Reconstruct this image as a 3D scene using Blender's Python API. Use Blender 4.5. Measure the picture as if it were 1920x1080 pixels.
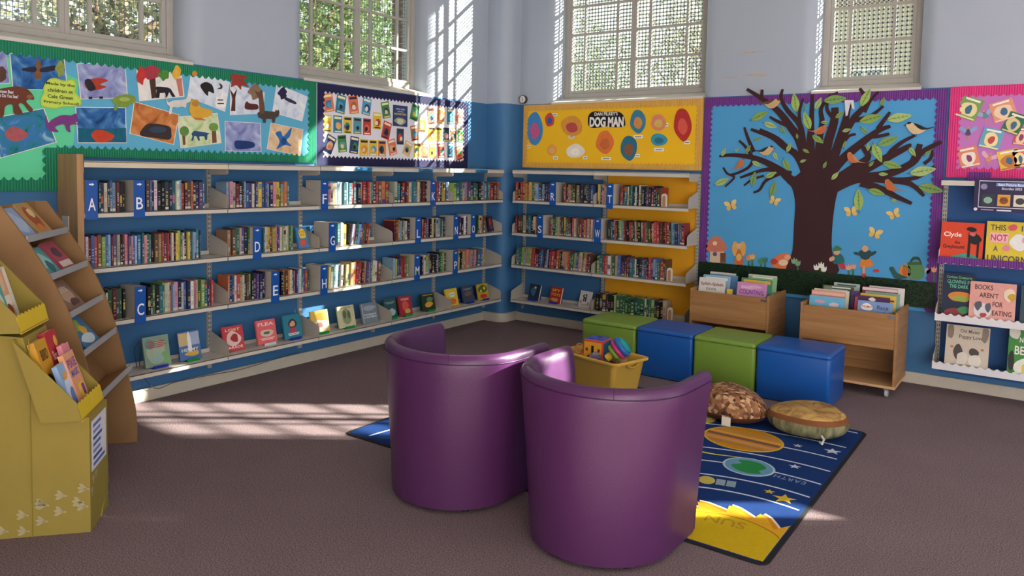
import bpy, math, random
from mathutils import Vector, Matrix
random.seed(11)
SC = bpy.context.scene
for o in list(bpy.data.objects): bpy.data.objects.remove(o)
COL = SC.collection
R_ = math.radians

# ------------------------------------------------------------------ camera
FPX, CYP = 1426.78, 407.34
YAW, PIT, ROL = 0.6207, 0.0618, 0.0201
CAM = Vector((5.1538, -6.9392, 1.6768))
FW = Vector((-math.sin(YAW)*math.cos(PIT), math.cos(YAW)*math.cos(PIT), -math.sin(PIT)))
RT = Vector((math.cos(YAW), math.sin(YAW), 0)); UP = RT.cross(FW)
RT, UP = (math.cos(ROL)*RT + math.sin(ROL)*UP), (-math.sin(ROL)*RT + math.cos(ROL)*UP)
cd = bpy.data.cameras.new('camera'); cam = bpy.data.objects.new('camera', cd); COL.objects.link(cam)
M = Matrix((RT, UP, -FW)).transposed().to_4x4(); M.translation = CAM
cam.matrix_world = M
cd.sensor_width = 36; cd.lens = FPX*36/1920; cd.shift_y = (CYP-540)/1920
cd.clip_start = .05; cd.clip_end = 300
SC.camera = cam

# ------------------------------------------------------------------ world, sun, exposure
w = bpy.data.worlds.new('world'); SC.world = w; w.use_nodes = True
wn = w.node_tree.nodes; wl = w.node_tree.links
bg = wn['Background']; bg.inputs[0].default_value = (.88, .945, 1.0, 1); bg.inputs[1].default_value = 1.25
SUN_DIR = Vector((-1, -.757, -.606)).normalized()
sl = bpy.data.lights.new('sun', 'SUN'); sl.energy = 44; sl.angle = R_(.55); sl.color = (1, .93, .82)
so = bpy.data.objects.new('sun', sl); COL.objects.link(so)
so.rotation_euler = SUN_DIR.to_track_quat('-Z', 'Y').to_euler(); so.location = (8, 6, 9)
SC.view_settings.view_transform = 'Standard'; SC.view_settings.look = 'None'
SC.view_settings.gamma = 1; SC.view_settings.use_curve_mapping = False
SC.view_settings.exposure = 0.42

# ------------------------------------------------------------------ photograph pixel -> point on a real plane
def ray(px, py): return FW + RT*((px-960)/FPX) - UP*((py-CYP)/FPX)
def lw(px, py, d=0.):                       # left wall plane x = d  -> (y, z)
    r = ray(px, py); t = (d-CAM.x)/r.x; P = CAM+r*t; return (P.y, P.z)
def rw(px, py, d=0.):                       # right wall plane y = -d -> (x, z)
    r = ray(px, py); t = (-d-CAM.y)/r.y; P = CAM+r*t; return (P.x, P.z)
def fl(px, py, z=0.):
    r = ray(px, py); t = (z-CAM.z)/r.z; P = CAM+r*t; return (P.x, P.y)

# ------------------------------------------------------------------ colours and materials
def lin(h):
    h = h.lstrip('#'); out = []
    for i in (0, 2, 4):
        c = int(h[i:i+2], 16)/255
        out.append(c/12.92 if c <= .04045 else ((c+.055)/1.055)**2.4)
    return tuple(out)
MATS = {}
def nodes_of(name):
    m = bpy.data.materials.new(name); m.use_nodes = True
    nt = m.node_tree; return m, nt, nt.nodes, nt.links, nt.nodes['Principled BSDF']
def cm(hexc, rough=.65, var=.12, scale=14., bump=0., bscale=None, metal=0., spec=.35, coat=0.):
    key = (hexc, rough, var, scale, bump, bscale, metal, coat)
    if key in MATS: return MATS[key]
    m, nt, N, L, b = nodes_of('mat_'+hexc.lstrip('#')+'_%d' % len(MATS))
    c = lin(hexc)
    tc = N.new('ShaderNodeTexCoord')
    nz = N.new('ShaderNodeTexNoise'); nz.inputs['Scale'].default_value = scale; nz.inputs['Detail'].default_value = 3
    L.new(tc.outputs['Object'], nz.inputs['Vector'])
    rp = N.new('ShaderNodeMapRange'); rp.inputs['To Min'].default_value = 1-var; rp.inputs['To Max'].default_value = 1+var
    L.new(nz.outputs['Fac'], rp.inputs['Value'])
    mx = N.new('ShaderNodeVectorMath'); mx.operation = 'SCALE'; mx.inputs[0].default_value = c
    L.new(rp.outputs[0], mx.inputs['Scale']); L.new(mx.outputs[0], b.inputs['Base Color'])
    b.inputs['Roughness'].default_value = rough; b.inputs['Metallic'].default_value = metal
    b.inputs['Specular IOR Level'].default_value = spec
    if coat: b.inputs['Coat Weight'].default_value = coat; b.inputs['Coat Roughness'].default_value = .15
    if bump:
        n2 = N.new('ShaderNodeTexNoise'); n2.inputs['Scale'].default_value = bscale or scale*8; n2.inputs['Detail'].default_value = 4
        L.new(tc.outputs['Object'], n2.inputs['Vector'])
        bp = N.new('ShaderNodeBump'); bp.inputs['Strength'].default_value = bump; bp.inputs['Distance'].default_value = .01
        L.new(n2.outputs['Fac'], bp.inputs['Height']); L.new(bp.outputs[0], b.inputs['Normal'])
    MATS[key] = m
    return m
def print_mat(name='printed_paper', rough=.5, var=.10):
    if name in MATS: return MATS[name]
    m, nt, N, L, b = nodes_of(name)
    at = N.new('ShaderNodeAttribute'); at.attribute_name = 'Col'
    tc = N.new('ShaderNodeTexCoord'); nz = N.new('ShaderNodeTexNoise'); nz.inputs['Scale'].default_value = 40
    L.new(tc.outputs['Object'], nz.inputs['Vector'])
    rp = N.new('ShaderNodeMapRange'); rp.inputs['To Min'].default_value = 1-var; rp.inputs['To Max'].default_value = 1+var
    L.new(nz.outputs['Fac'], rp.inputs['Value'])
    mx = N.new('ShaderNodeVectorMath'); mx.operation = 'SCALE'
    L.new(at.outputs['Color'], mx.inputs[0]); L.new(rp.outputs[0], mx.inputs['Scale']); L.new(mx.outputs[0], b.inputs['Base Color'])
    b.inputs['Roughness'].default_value = rough; b.inputs['Specular IOR Level'].default_value = .35
    MATS[name] = m; return m
def ramp_mat(name, stops, scale=6., rough=.75, tex='noise', detail=5., dist=0., bump=0., stretch=(1, 1, 1), wave=None):
    if name in MATS: return MATS[name]
    m, nt, N, L, b = nodes_of(name)
    tc = N.new('ShaderNodeTexCoord'); mp = N.new('ShaderNodeMapping'); mp.inputs['Scale'].default_value = stretch
    L.new(tc.outputs['Object'], mp.inputs['Vector'])
    if tex == 'noise':
        t = N.new('ShaderNodeTexNoise'); t.inputs['Detail'].default_value = detail; t.inputs['Distortion'].default_value = dist; fac = t.outputs['Fac']
    elif tex == 'voronoi':
        t = N.new('ShaderNodeTexVoronoi'); sx = N.new('ShaderNodeSeparateColor'); L.new(t.outputs['Color'], sx.inputs[0]); fac = sx.outputs[0]
    else:
        t = N.new('ShaderNodeTexWave'); t.wave_type = tex; t.inputs['Distortion'].default_value = dist; t.inputs['Detail'].default_value = detail; fac = t.outputs['Fac']
        if wave: 
            if tex == 'BANDS': t.bands_direction = wave
            else: t.rings_direction = wave
    t.inputs['Scale'].default_value = scale
    L.new(mp.outputs[0], t.inputs['Vector'])
    cr = N.new('ShaderNodeValToRGB'); e = cr.color_ramp.elements
    for i, (p, h) in enumerate(stops):
        el = e[i] if i < 2 else e.new(p)
        el.position = p; el.color = (*lin(h), 1)
    L.new(fac, cr.inputs[0]); L.new(cr.outputs[0], b.inputs['Base Color'])
    b.inputs['Roughness'].default_value = rough; b.inputs['Specular IOR Level'].default_value = .3
    if bump:
        bp = N.new('ShaderNodeBump'); bp.inputs['Strength'].default_value = bump; bp.inputs['Distance'].default_value = .01
        L.new(fac, bp.inputs['Height']); L.new(bp.outputs[0], b.inputs['Normal'])
    MATS[name] = m; return m

# ------------------------------------------------------------------ frames and mesh builder
class Frame:                                # a point P = o + u*a + v*b + n*t
    def __init__(s, o, u, v):
        s.o = Vector(o); s.u = Vector(u).normalized(); s.v = Vector(v).normalized(); s.n = s.u.cross(s.v)
    def P(s, a, b, t=0.): return s.o + s.u*a + s.v*b + s.n*t
    def sub(s, a, b, t=0., rot=0.):
        c, q = math.cos(rot), math.sin(rot)
        return Frame(s.P(a, b, t), s.u*c+s.v*q, -s.u*q+s.v*c)
WL = Frame((0, 0, 0), (0, 1, 0), (0, 0, 1))          # left wall, a = y, b = z, t = out into the room
WR = Frame((0, 0, 0), (1, 0, 0), (0, 0, 1))          # right wall, a = x, b = z
GR = Frame((0, 0, 0), (1, 0, 0), (0, 1, 0))          # floor, t = z
WM = {}                                              # world matrices of the objects made here
def catmull(pts, n=5, closed=True):
    out = []; k = len(pts)
    for i in range(k if closed else k-1):
        p0, p1, p2, p3 = (pts[(i-1) % k], pts[i], pts[(i+1) % k], pts[(i+2) % k]) if closed else (pts[max(i-1, 0)], pts[i], pts[i+1], pts[min(i+2, k-1)])
        for j in range(n):
            t = j/n; t2 = t*t; t3 = t2*t
            out.append(tuple(.5*((2*b)+(-a+c)*t+(2*a-5*b+4*c-d)*t2+(-a+3*b-3*c+d)*t3) for a, b, c, d in zip(p0, p1, p2, p3)))
    if not closed: out.append(tuple(pts[-1]))
    return out
class MB:
    def __init__(s): s.v = []; s.f = []; s.m = []; s.c = []
    def add(s, vs, fs, m=0, c=(1, 1, 1)):
        k = len(s.v); s.v += [Vector(x) for x in vs]
        for f in fs: s.f.append([i+k for i in f]); s.m.append(m); s.c.append(c)
        return s
    def box(s, x0, x1, y0, y1, z0, z1, m=0, c=(1, 1, 1), F=None):
        vs = [(x, y, z) for x in (x0, x1) for y in (y0, y1) for z in (z0, z1)]
        if F: vs = [F.P(*q) for q in vs]
        return s.add(vs, [(0, 1, 3, 2), (4, 6, 7, 5), (0, 4, 5, 1), (2, 3, 7, 6), (0, 2, 6, 4), (1, 5, 7, 3)], m, c)
    def prism(s, F, pts, t0, t1, m=0, c=(1, 1, 1)):
        k = len(pts)
        ar = sum(pts[i][0]*pts[(i+1) % k][1]-pts[(i+1) % k][0]*pts[i][1] for i in range(k))
        if ar < 0: pts = pts[::-1]
        vs = [F.P(a, b, t0) for a, b in pts]+[F.P(a, b, t1) for a, b in pts]
        fs = [list(range(k-1, -1, -1)), list(range(k, 2*k))]+[(i, (i+1) % k, k+(i+1) % k, k+i) for i in range(k)]
        return s.add(vs, fs, m, c)
    def tube(s, path, r, n=8, m=0, c=(1, 1, 1), closed=False):
        P = [Vector(p) for p in path]; k = len(P); vs = []; fs = []
        for i, p in enumerate(P):
            d = (P[(i+1) % k]-P[i-1]) if closed else (P[min(i+1, k-1)]-P[max(i-1, 0)])
            d.normalize(); a = d.orthogonal() if abs(d.z) > .9 else d.cross(Vector((0, 0, 1))); a.normalize(); b = d.cross(a)
            rr = r[i] if isinstance(r, (list, tuple)) else r
            vs += [p+a*rr*math.cos(2*math.pi*j/n)+b*rr*math.sin(2*math.pi*j/n) for j in range(n)]
        for i in range(k if closed else k-1):
            for j in range(n): fs.append((i*n+j, i*n+(j+1) % n, ((i+1) % k)*n+(j+1) % n, ((i+1) % k)*n+j))
        if not closed: fs += [list(range(n-1, -1, -1)), list(range((k-1)*n, k*n))]
        return s.add(vs, fs, m, c)
    def lathe(s, prof, F, n=20, m=0, c=(1, 1, 1), cap=True):
        k = len(prof); vs = []; fs = []
        for r, z in prof: vs += [F.P(r*math.cos(2*math.pi*j/n), r*math.sin(2*math.pi*j/n), z) for j in range(n)]
        for i in range(k-1):
            for j in range(n): fs.append((i*n+j, i*n+(j+1) % n, (i+1)*n+(j+1) % n, (i+1)*n+j))
        if cap: fs += [list(range(n-1, -1, -1)), list(range((k-1)*n, k*n))]
        return s.add(vs, fs, m, c)
    def strip(s, F, path, widths, t0, t1, m=0, c=(1, 1, 1)):
        k = len(path); Lp = []; Rp = []
        for i, (x, y) in enumerate(path):
            a = path[max(i-1, 0)]; b = path[min(i+1, k-1)]
            dx, dy = b[0]-a[0], b[1]-a[1]; l = math.hypot(dx, dy) or 1; wd = widths[i] if isinstance(widths, (list, tuple)) else widths
            Lp.append((x-dy/l*wd/2, y+dx/l*wd/2)); Rp.append((x+dy/l*wd/2, y-dx/l*wd/2))
        return s.prism(F, Rp+Lp[::-1], t0, t1, m, c)
    def build(s, name, mats, parent=None, smooth=None, bevel=0., seg=2):
        if not isinstance(mats, (list, tuple)): mats = [mats]
        if parent is not None:
            inv = WM[parent.name].inverted(); mat = WM[parent.name]; loc = None
        else:
            lo = [min(v[i] for v in s.v) for i in range(3)]; hi = [max(v[i] for v in s.v) for i in range(3)]
            loc = Vector(((lo[0]+hi[0])/2, (lo[1]+hi[1])/2, lo[2])); mat = Matrix.Translation(loc); inv = mat.inverted()
        me = bpy.data.meshes.new(name); me.from_pydata([inv @ v for v in s.v], [], s.f)
        for mt in mats: me.materials.append(mt)
        me.polygons.foreach_set('material_index', s.m)
        if any(c != (1, 1, 1) for c in s.c):
            at = me.color_attributes.new('Col', 'FLOAT_COLOR', 'CORNER'); buf = []
            for f, c in zip(s.f, s.c): buf += [c[0], c[1], c[2], 1.]*len(f)
            at.data.foreach_set('color', buf)
        me.validate(); me.update()
        if smooth is not None:
            me.polygons.foreach_set('use_smooth', [True]*len(me.polygons)); me.set_sharp_from_angle(angle=R_(smooth))
        o = bpy.data.objects.new(name, me); COL.objects.link(o)
        if parent is not None: o.parent = parent
        else: o.location = loc
        WM[o.name] = mat
        if bevel:
            b = o.modifiers.new('bevel', 'BEVEL'); b.width = bevel; b.segments = seg; b.limit_method = 'ANGLE'; b.angle_limit = R_(40); b.harden_normals = False
        return o
def tag(o, label=None, cat=None, group=None, kind=None):
    if label: o['label'] = label
    if cat: o['category'] = cat
    if group: o['group'] = group
    if kind: o['kind'] = kind
    return o
def thing(name, label, cat, loc, rz=0., group=None, kind=None):
    o = bpy.data.objects.new(name, None); COL.objects.link(o); o.empty_display_size = .05
    o.location = loc; o.rotation_euler = (0, 0, rz)
    WM[o.name] = Matrix.Translation(Vector(loc)) @ Matrix.Rotation(rz, 4, 'Z')
    return tag(o, label, cat, group, kind)
def local(o):                                        # frame standing in a thing's own axes
    m = WM[o.name]; r = m.to_3x3()
    return Frame(m.translation, r @ Vector((1, 0, 0)), r @ Vector((0, 1, 0)))
_fonts = {}
def glyphs(string, bold=0., italic=0., sp=1.):
    key = (string, bold, italic, sp)
    if key not in _fonts:
        cu = bpy.data.curves.new('text', 'FONT'); cu.body = string; cu.align_x = 'CENTER'; cu.resolution_u = 3
        cu.offset = bold; cu.shear = italic; cu.space_character = sp; cu.space_line = .9
        ob = bpy.data.objects.new('text', cu); me = bpy.data.meshes.new_from_object(ob)
        vs = [v.co.copy() for v in me.vertices]; fs = [list(p.vertices) for p in me.polygons]
        bpy.data.objects.remove(ob); bpy.data.curves.remove(cu); bpy.data.meshes.remove(me)
        lo = [min(v[i] for v in vs) for i in (0, 1)]; hi = [max(v[i] for v in vs) for i in (0, 1)]
        vs = [((v.x-(lo[0]+hi[0])/2)/(hi[0]-lo[0]), (v.y-(lo[1]+hi[1])/2)/(hi[1]-lo[1])) for v in vs]
        _fonts[key] = (vs, fs)
    return _fonts[key]
def text(mb, F, string, a, b, wd, ht, t, c=(1, 1, 1), rot=0., bold=.015, italic=0., m=0, sp=1.):
    vs, fs = glyphs(string, bold, italic, sp); G = F.sub(a, b, t, rot)
    mb.add([G.P(x*wd, y*ht, 0) for x, y in vs], fs, m, c); return mb
PRINT = print_mat()
C_ = lin
# ================================================================== STRUCTURE
PAINT_Z, TOP_Z, LINTEL, LOWTOP = 2.40, 4.75, 4.42, 3.78  # LOWTOP: unseen window's head, lowered to keep its sun off the shelves
def wall_paint():
    m, nt, N, L, b = nodes_of('wall_paint')
    tc = N.new('ShaderNodeNewGeometry'); sp = N.new('ShaderNodeSeparateXYZ'); L.new(tc.outputs['Position'], sp.inputs[0])
    n1 = N.new('ShaderNodeTexNoise'); n1.inputs['Scale'].default_value = 1.3; n1.inputs['Detail'].default_value = 6; L.new(tc.outputs['Position'], n1.inputs['Vector'])
    gt = N.new('ShaderNodeMath'); gt.operation = 'GREATER_THAN'; gt.inputs[1].default_value = PAINT_Z; L.new(sp.outputs[2], gt.inputs[0])
    mx = N.new('ShaderNodeMix'); mx.data_type = 'RGBA'; L.new(gt.outputs[0], mx.inputs[0])
    mx.inputs[6].default_value = (*lin('#3e719f'), 1); mx.inputs[7].default_value = (*lin('#aab4c1'), 1)
    rp = N.new('ShaderNodeMapRange'); rp.inputs['To Min'].default_value = .93; rp.inputs['To Max'].default_value = 1.05; L.new(n1.outputs['Fac'], rp.inputs['Value'])
    sc = N.new('ShaderNodeVectorMath'); sc.operation = 'SCALE'; L.new(mx.outputs[2], sc.inputs[0]); L.new(rp.outputs[0], sc.inputs['Scale'])
    L.new(sc.outputs[0], b.inputs['Base Color']); b.inputs['Roughness'].default_value = .5; b.inputs['Specular IOR Level'].default_value = .3
    n2 = N.new('ShaderNodeTexNoise'); n2.inputs['Scale'].default_value = 60; L.new(tc.outputs['Position'], n2.inputs['Vector'])
    bp = N.new('ShaderNodeBump'); bp.inputs['Strength'].default_value = .12; bp.inputs['Distance'].default_value = .01; L.new(n2.outputs['Fac'], bp.inputs['Height']); L.new(bp.outputs[0], b.inputs['Normal'])
    return m
WALLP = wall_paint()
def carpet():
    m, nt, N, L, b = nodes_of('carpet')
    tc = N.new('ShaderNodeNewGeometry')
    n1 = N.new('ShaderNodeTexNoise'); n1.inputs['Scale'].default_value = 170; n1.inputs['Detail'].default_value = 5; L.new(tc.outputs['Position'], n1.inputs['Vector'])
    n3 = N.new('ShaderNodeTexNoise'); n3.inputs['Scale'].default_value = 1.6; n3.inputs['Detail'].default_value = 4; L.new(tc.outputs['Position'], n3.inputs['Vector'])
    cr = N.new('ShaderNodeValToRGB'); e = cr.color_ramp.elements
    e[0].position = .33; e[0].color = (*lin('#54474a'), 1); e[1].position = .68; e[1].color = (*lin('#9a8688'), 1)
    L.new(n1.outputs['Fac'], cr.inputs[0])
    rp = N.new('ShaderNodeMapRange'); rp.inputs['To Min'].default_value = .85; rp.inputs['To Max'].default_value = 1.12; L.new(n3.outputs['Fac'], rp.inputs['Value'])
    sc = N.new('ShaderNodeVectorMath'); sc.operation = 'SCALE'; L.new(cr.outputs[0], sc.inputs[0]); L.new(rp.outputs[0], sc.inputs['Scale'])
    L.new(sc.outputs[0], b.inputs['Base Color']); b.inputs['Roughness'].default_value = .95; b.inputs['Specular IOR Level'].default_value = .1
    bp = N.new('ShaderNodeBump'); bp.inputs['Strength'].default_value = .5; bp.inputs['Distance'].default_value = .006; L.new(n1.outputs['Fac'], bp.inputs['Height']); L.new(bp.outputs[0], b.inputs['Normal'])
    return m
def struct(o, label, cat): return tag(o, label, cat, kind='structure')
struct(MB().box(-.02, 11, -9, .02, -.12, 0).build('floor', carpet()), 'mauve brown fleck carpet covering the whole library floor', 'floor')
struct(MB().box(-.4, 11, -9, .4, TOP_Z, TOP_Z+.15).build('ceiling', cm('#d8d6d0', .8, .03, 2)), 'plain off-white ceiling high above the library', 'ceiling')

BN = .13                                                 # rounded window reveals
def pier(F, a0, a1, r0, r1, thick=.36):                  # plan outline extruded from paint line to ceiling
    pts = []
    def arc(cx, cy, q0, q1, n=8): return [(cx+BN*math.cos(R_(q0+(q1-q0)*i/n)), cy+BN*math.sin(R_(q0+(q1-q0)*i/n))) for i in range(n+1)]
    pts += [(a0, -thick)]
    pts += arc(a0+BN, -BN, 180, 90) if r0 else [(a0, 0)]
    pts += arc(a1-BN, -BN, 90, 0) if r1 else [(a1, 0)]
    pts += [(a1, -thick)]
    return pts
def build_wall(name, F, ends, openings, label):
    up = F.v; plan = Frame(F.o, F.u, F.n)                # plan.n = u x n = -v
    mb = MB()
    mb.box(ends[0], ends[1], 0, PAINT_Z, -.36, 0, F=F)
    cuts = [ends[0]]+[q for o in openings for q in o[:2]]+[ends[1]]
    for i in range(0, len(cuts), 2):
        pts = pier(F, cuts[i], cuts[i+1], i > 0, i < len(cuts)-2)
        mb.prism(plan, pts, -TOP_Z, -PAINT_Z)
    for a0, a1 in openings:
        mb.box(a0-.001, a1+.001, LOWTOP if a0 == 5.56 else LINTEL, TOP_Z, -.36, -.06, F=F)
    return struct(mb.build(name, WALLP, smooth=35), label, 'wall')
LWIN = [(-5.30, -3.79), (-2.73, -1.21)]
RWIN = [(.72, 2.36), (3.40, 4.19), (5.56, 7.10), (8.15, 8.90)]
wall_l = build_wall('wall_left', WL, (-9.0, 0), LWIN, 'long wall with blue lower half and pale upper half behind lettered shelves')
wall_r = build_wall('wall_right', WR, (-.36, 10.2), RWIN, 'end wall behind the paper tree, blue below and pale above')
struct(MB().box(-.36, 11, -9.3, -9.0, 0, TOP_Z).build('wall_back', cm('#c9cbd2', .6, .05, 2)), 'plain pale wall behind the camera', 'wall')
# chipped paint on the pale wall, a small scar each
mb = MB()
for (px, py, wpx, h) in [(1410, 98, 40, 4), (1352, 96, 10, 3), (1415, 140, 40, 4), (1372, 145, 40, 3), (1428, 142, 24, 3)]:
    a, b = rw(px, py); hw = wpx*.0036
    pts = [(a+hw*math.cos(q)*random.uniform(.6, 1), b+h*.002*math.sin(q)*random.uniform(.5, 1)) for q in [i*.52 for i in range(12)]]
    mb.prism(WR, pts, 0, .0012)
mb.build('paint_scar', cm('#b9a78c', .8, .3, 40), wall_r)
# rounded casing boxed into the corner
def rrect(x0, x1, y0, y1, r, n=6, which=(1, 1, 1, 1)):
    out = []
    for (cx, cy, q0, w_) in ((x1-r, y0+r, -90, which[0]), (x1-r, y1-r, 0, which[1]), (x0+r, y1-r, 90, which[2]), (x0+r, y0+r, 180, which[3])):
        if w_: out += [(cx+r*math.cos(R_(q0+90*i/n)), cy+r*math.sin(R_(q0+90*i/n))) for i in range(n+1)]
        else: out.append((cx+r*math.sqrt(2)*math.cos(R_(q0+45)), cy+r*math.sqrt(2)*math.sin(R_(q0+45))))
    return out
struct(MB().prism(GR, rrect(-.02, .27, -.25, .02, .12, 10, (1, 0, 0, 0)), 0, TOP_Z).build('wall_corner', WALLP, smooth=35), 'rounded corner casing between the two shelved walls, blue below', 'wall')
CREAM = cm('#c4bcac', .55, .08, 9, .1)
struct(MB().box(-6.2, -.27, 0, .092, 0, .02, F=WL).build('baseboard_left', CREAM, bevel=.006), 'cream baseboard under the lettered wall shelves', 'baseboard')
struct(MB().box(.29, 10.2, 0, .092, 0, .02, F=WR).build('baseboard_right', CREAM, bevel=.006), 'cream baseboard along the paper tree wall', 'baseboard')
struct(MB().prism(GR, rrect(-.01, .295, -.275, .01, .12, 10, (1, 0, 0, 0)), 0, .10).build('baseboard_corner', CREAM, bevel=.006), 'cream baseboard block round the corner casing', 'baseboard')

# ------------------------------------------------------------------ windows
FRAME = cm('#aaa79f', .5, .08, 12); SILLM = cm('#cfcac0', .5, .1, 8)
def glass():
    m, nt, N, L, b = nodes_of('window_glass'); N.remove(b)
    tr = N.new('ShaderNodeBsdfTransparent'); gl = N.new('ShaderNodeBsdfGlossy'); gl.inputs['Roughness'].default_value = .03
    tr.inputs[0].default_value = (.93, .96, .95, 1)
    mx = N.new('ShaderNodeMixShader'); mx.inputs[0].default_value = .05
    L.new(tr.outputs[0], mx.inputs[1]); L.new(gl.outputs[0], mx.inputs[2]); L.new(mx.outputs[0], N['Material Output'].inputs[0]); return m
GLASS = glass()
def mesh_plastic():
    m, nt, N, L, b = nodes_of('white_mesh'); b.inputs['Base Color'].default_value = (.8, .8, .78, 1); b.inputs['Roughness'].default_value = .6
    t = N.new('ShaderNodeBsdfTranslucent'); t.inputs[0].default_value = (.22, .225, .22, 1)
    nz = N.new('ShaderNodeTexNoise'); nz.inputs['Scale'].default_value = 6
    rp = N.new('ShaderNodeMapRange'); rp.inputs['To Min'].default_value = .55; rp.inputs['To Max'].default_value = .75; L.new(nz.outputs['Fac'], rp.inputs['Value'])
    mx = N.new('ShaderNodeMixShader'); L.new(rp.outputs[0], mx.inputs[0]); L.new(b.outputs[0], mx.inputs[1]); L.new(t.outputs[0], mx.inputs[2]); L.new(mx.outputs[0], N['Material Output'].inputs[0]); return m
MESHW = mesh_plastic(); WIRE = cm('#6d7370', .5, .1, 10, metal=.3)
def window(n, F, a0, a1, casements, white, label):
    z0, z1, dp = 2.47, LOWTOP if n == 5 else LINTEL, -.22
    root = thing('window_%d' % n, label, 'window', F.P((a0+a1)/2, z0, dp), kind='structure')
    fr = MB(); t0, t1 = dp-.03, dp+.03; fw = .055
    fr.box(a0, a0+fw, z0, z1, t0, t1, F=F).box(a1-fw, a1, z0, z1, t0, t1, F=F).box(a0+fw, a1-fw, z0, z0+.045, t0, t1, F=F).box(a0+fw, a1-fw, z1-.05, z1, t0, t1, F=F)
    fr.build('frame', FRAME, root, bevel=.005)
    cw = (a1-a0-2*fw)/casements
    for k in range(casements):
        b0 = a0+fw+k*cw; b1 = b0+cw
        cf = MB(); e = .032
        cf.box(b0, b0+e, z0+.045, z1-.05, dp-.02, dp+.022, F=F).box(b1-e, b1, z0+.045, z1-.05, dp-.02, dp+.022, F=F)
        cf.box(b0+e, b1-e, z0+.045, z0+.045+e, dp-.02, dp+.022, F=F).box(b0+e, b1-e, z1-.05-e, z1-.05, dp-.02, dp+.022, F=F)
        cas = cf.build('casement', FRAME, root, bevel=.004)
        c0, c1 = b0+e, b1-e; W = c1-c0
        xs = [c0, c0+W*.215, c0+W*.775, c1]; rows = 6; hh = (z1-.05-e-(z0+.045+e))/rows
        for x in xs[1:3]: MB().box(x-.012, x+.012, z0+.045+e, z1-.05-e, dp-.012, dp+.014, F=F).build('glazing_bar', FRAME, cas)
        for r in range(1, rows): MB().box(c0, c1, z0+.045+e+r*hh-.012, z0+.045+e+r*hh+.012, dp-.011, dp+.013, F=F).build('glazing_bar', FRAME, cas)
        for ci in range(3):
            for r in range(rows):
                MB().box(xs[ci]+(.012 if ci else 0), xs[ci+1]-(.012 if ci < 2 else 0), z0+.045+e+r*hh+.012*(r > 0), z0+.045+e+(r+1)*hh-.012*(r < rows-1), dp-.004, dp, F=F).build('pane', GLASS, cas)
    g = MB(); pt = .0375 if white else .034; wd = .0064 if white else .0016; tg = dp-.075
    x = a0+.01
    while x < a1-.01: g.box(x-wd, x+wd, z0, z1, tg-.002, tg+.002, F=F); x += pt
    z = z0+.01
    while z < z1: g.box(a0, a1, z-wd, z+wd, tg-.002, tg+.002, F=F); z += pt
    g.build('wire_mesh', MESHW if white else WIRE, root)['kind'] = 'stuff'
    MB().add([F.P(a, b, t) for a in (a0-.03, a1+.03) for b, t in ((PAINT_Z-.01, .012), (PAINT_Z+.012, .012), (z0, dp+.03), (z0, dp-.12), (PAINT_Z-.01, dp-.12))],
             [(0, 1, 2, 3, 4), (9, 8, 7, 6, 5), (0, 5, 6, 1), (1, 6, 7, 2), (2, 7, 8, 3), (3, 8, 9, 4), (4, 9, 5, 0)]).build('window_sill', SILLM, root)
window(1, WL, *LWIN[0], 2, False, 'tall metal casement window above the green board of paintings')
window(2, WL, *LWIN[1], 2, False, 'tall metal casement window above the navy board near the corner')
window(3, WR, *RWIN[0], 2, True, 'wide casement window with white mesh above the yellow board')
window(4, WR, *RWIN[1], 1, True, 'narrow casement window with white mesh above the paper tree')
window(5, WR, *RWIN[2], 2, False, 'wide casement window beyond the right edge of the view')
window(6, WR, *RWIN[3], 1, False, 'slim casement window furthest along the right wall')

# ------------------------------------------------------------------ outside
struct(MB().box(-40, -.37, -30, 40, -.5, -.3).box(-.37, 40, .37, 40, -.5, -.3).build('ground', ramp_mat('lawn', [(.3, '#5c6b3a'), (.7, '#8a8f62')], 3)), 'pale green ground outside the windows', 'ground')
BARK = ramp_mat('bark', [(.3, '#3d2f22'), (.7, '#6f5a44')], 9, stretch=(1, 1, .2))
def tree(x, y, h, spread, greens, n, label, base=1.2, lean=0):
    root = thing('tree', label, 'tree', (x, y, -.3), group='trees outside the windows')
    mb = MB(); rr = random.Random(int(x*31+y*17)); tips = []
    mb.tube([(x, y, -.3), (x+.1, y, base), (x+.05+lean, y+.1, h*.75)], [.16, .12, .04])
    for i in range(14):
        q = rr.uniform(0, 6.28); z = rr.uniform(base, h*.75); L_ = spread*rr.uniform(.6, 1)
        e = (x+math.cos(q)*L_, y+math.sin(q)*L_, z+rr.uniform(.1, .9)); tips.append(e)
        mb.tube([(x+.05, y, z-.3), ((x+e[0])/2, (y+e[1])/2, z+.1), e], [.05, .03, .012], 5)
    mb.build('trunk', BARK, root)
    lf = MB()
    for i in range(n):
        t = rr.choice(tips); k = rr.uniform(.3, 1.1); p = Vector((x+(t[0]-x)*k, y+(t[1]-y)*k, t[2]))+Vector((rr.gauss(0, .35), rr.gauss(0, .35), rr.gauss(0, .4)))
        u = Vector((rr.gauss(0, 1), rr.gauss(0, 1), rr.gauss(0, 1))).normalized(); v = u.orthogonal().normalized(); s = rr.uniform(.025, .06)
        c = lin(rr.choice(greens)); lf.add([p-u*s, p+v*s*.5, p+u*s, p-v*s*.5], [(0, 1, 2, 3)], 0, c)
    lf.build('foliage', LEAFM, root)['kind'] = 'stuff'
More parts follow.
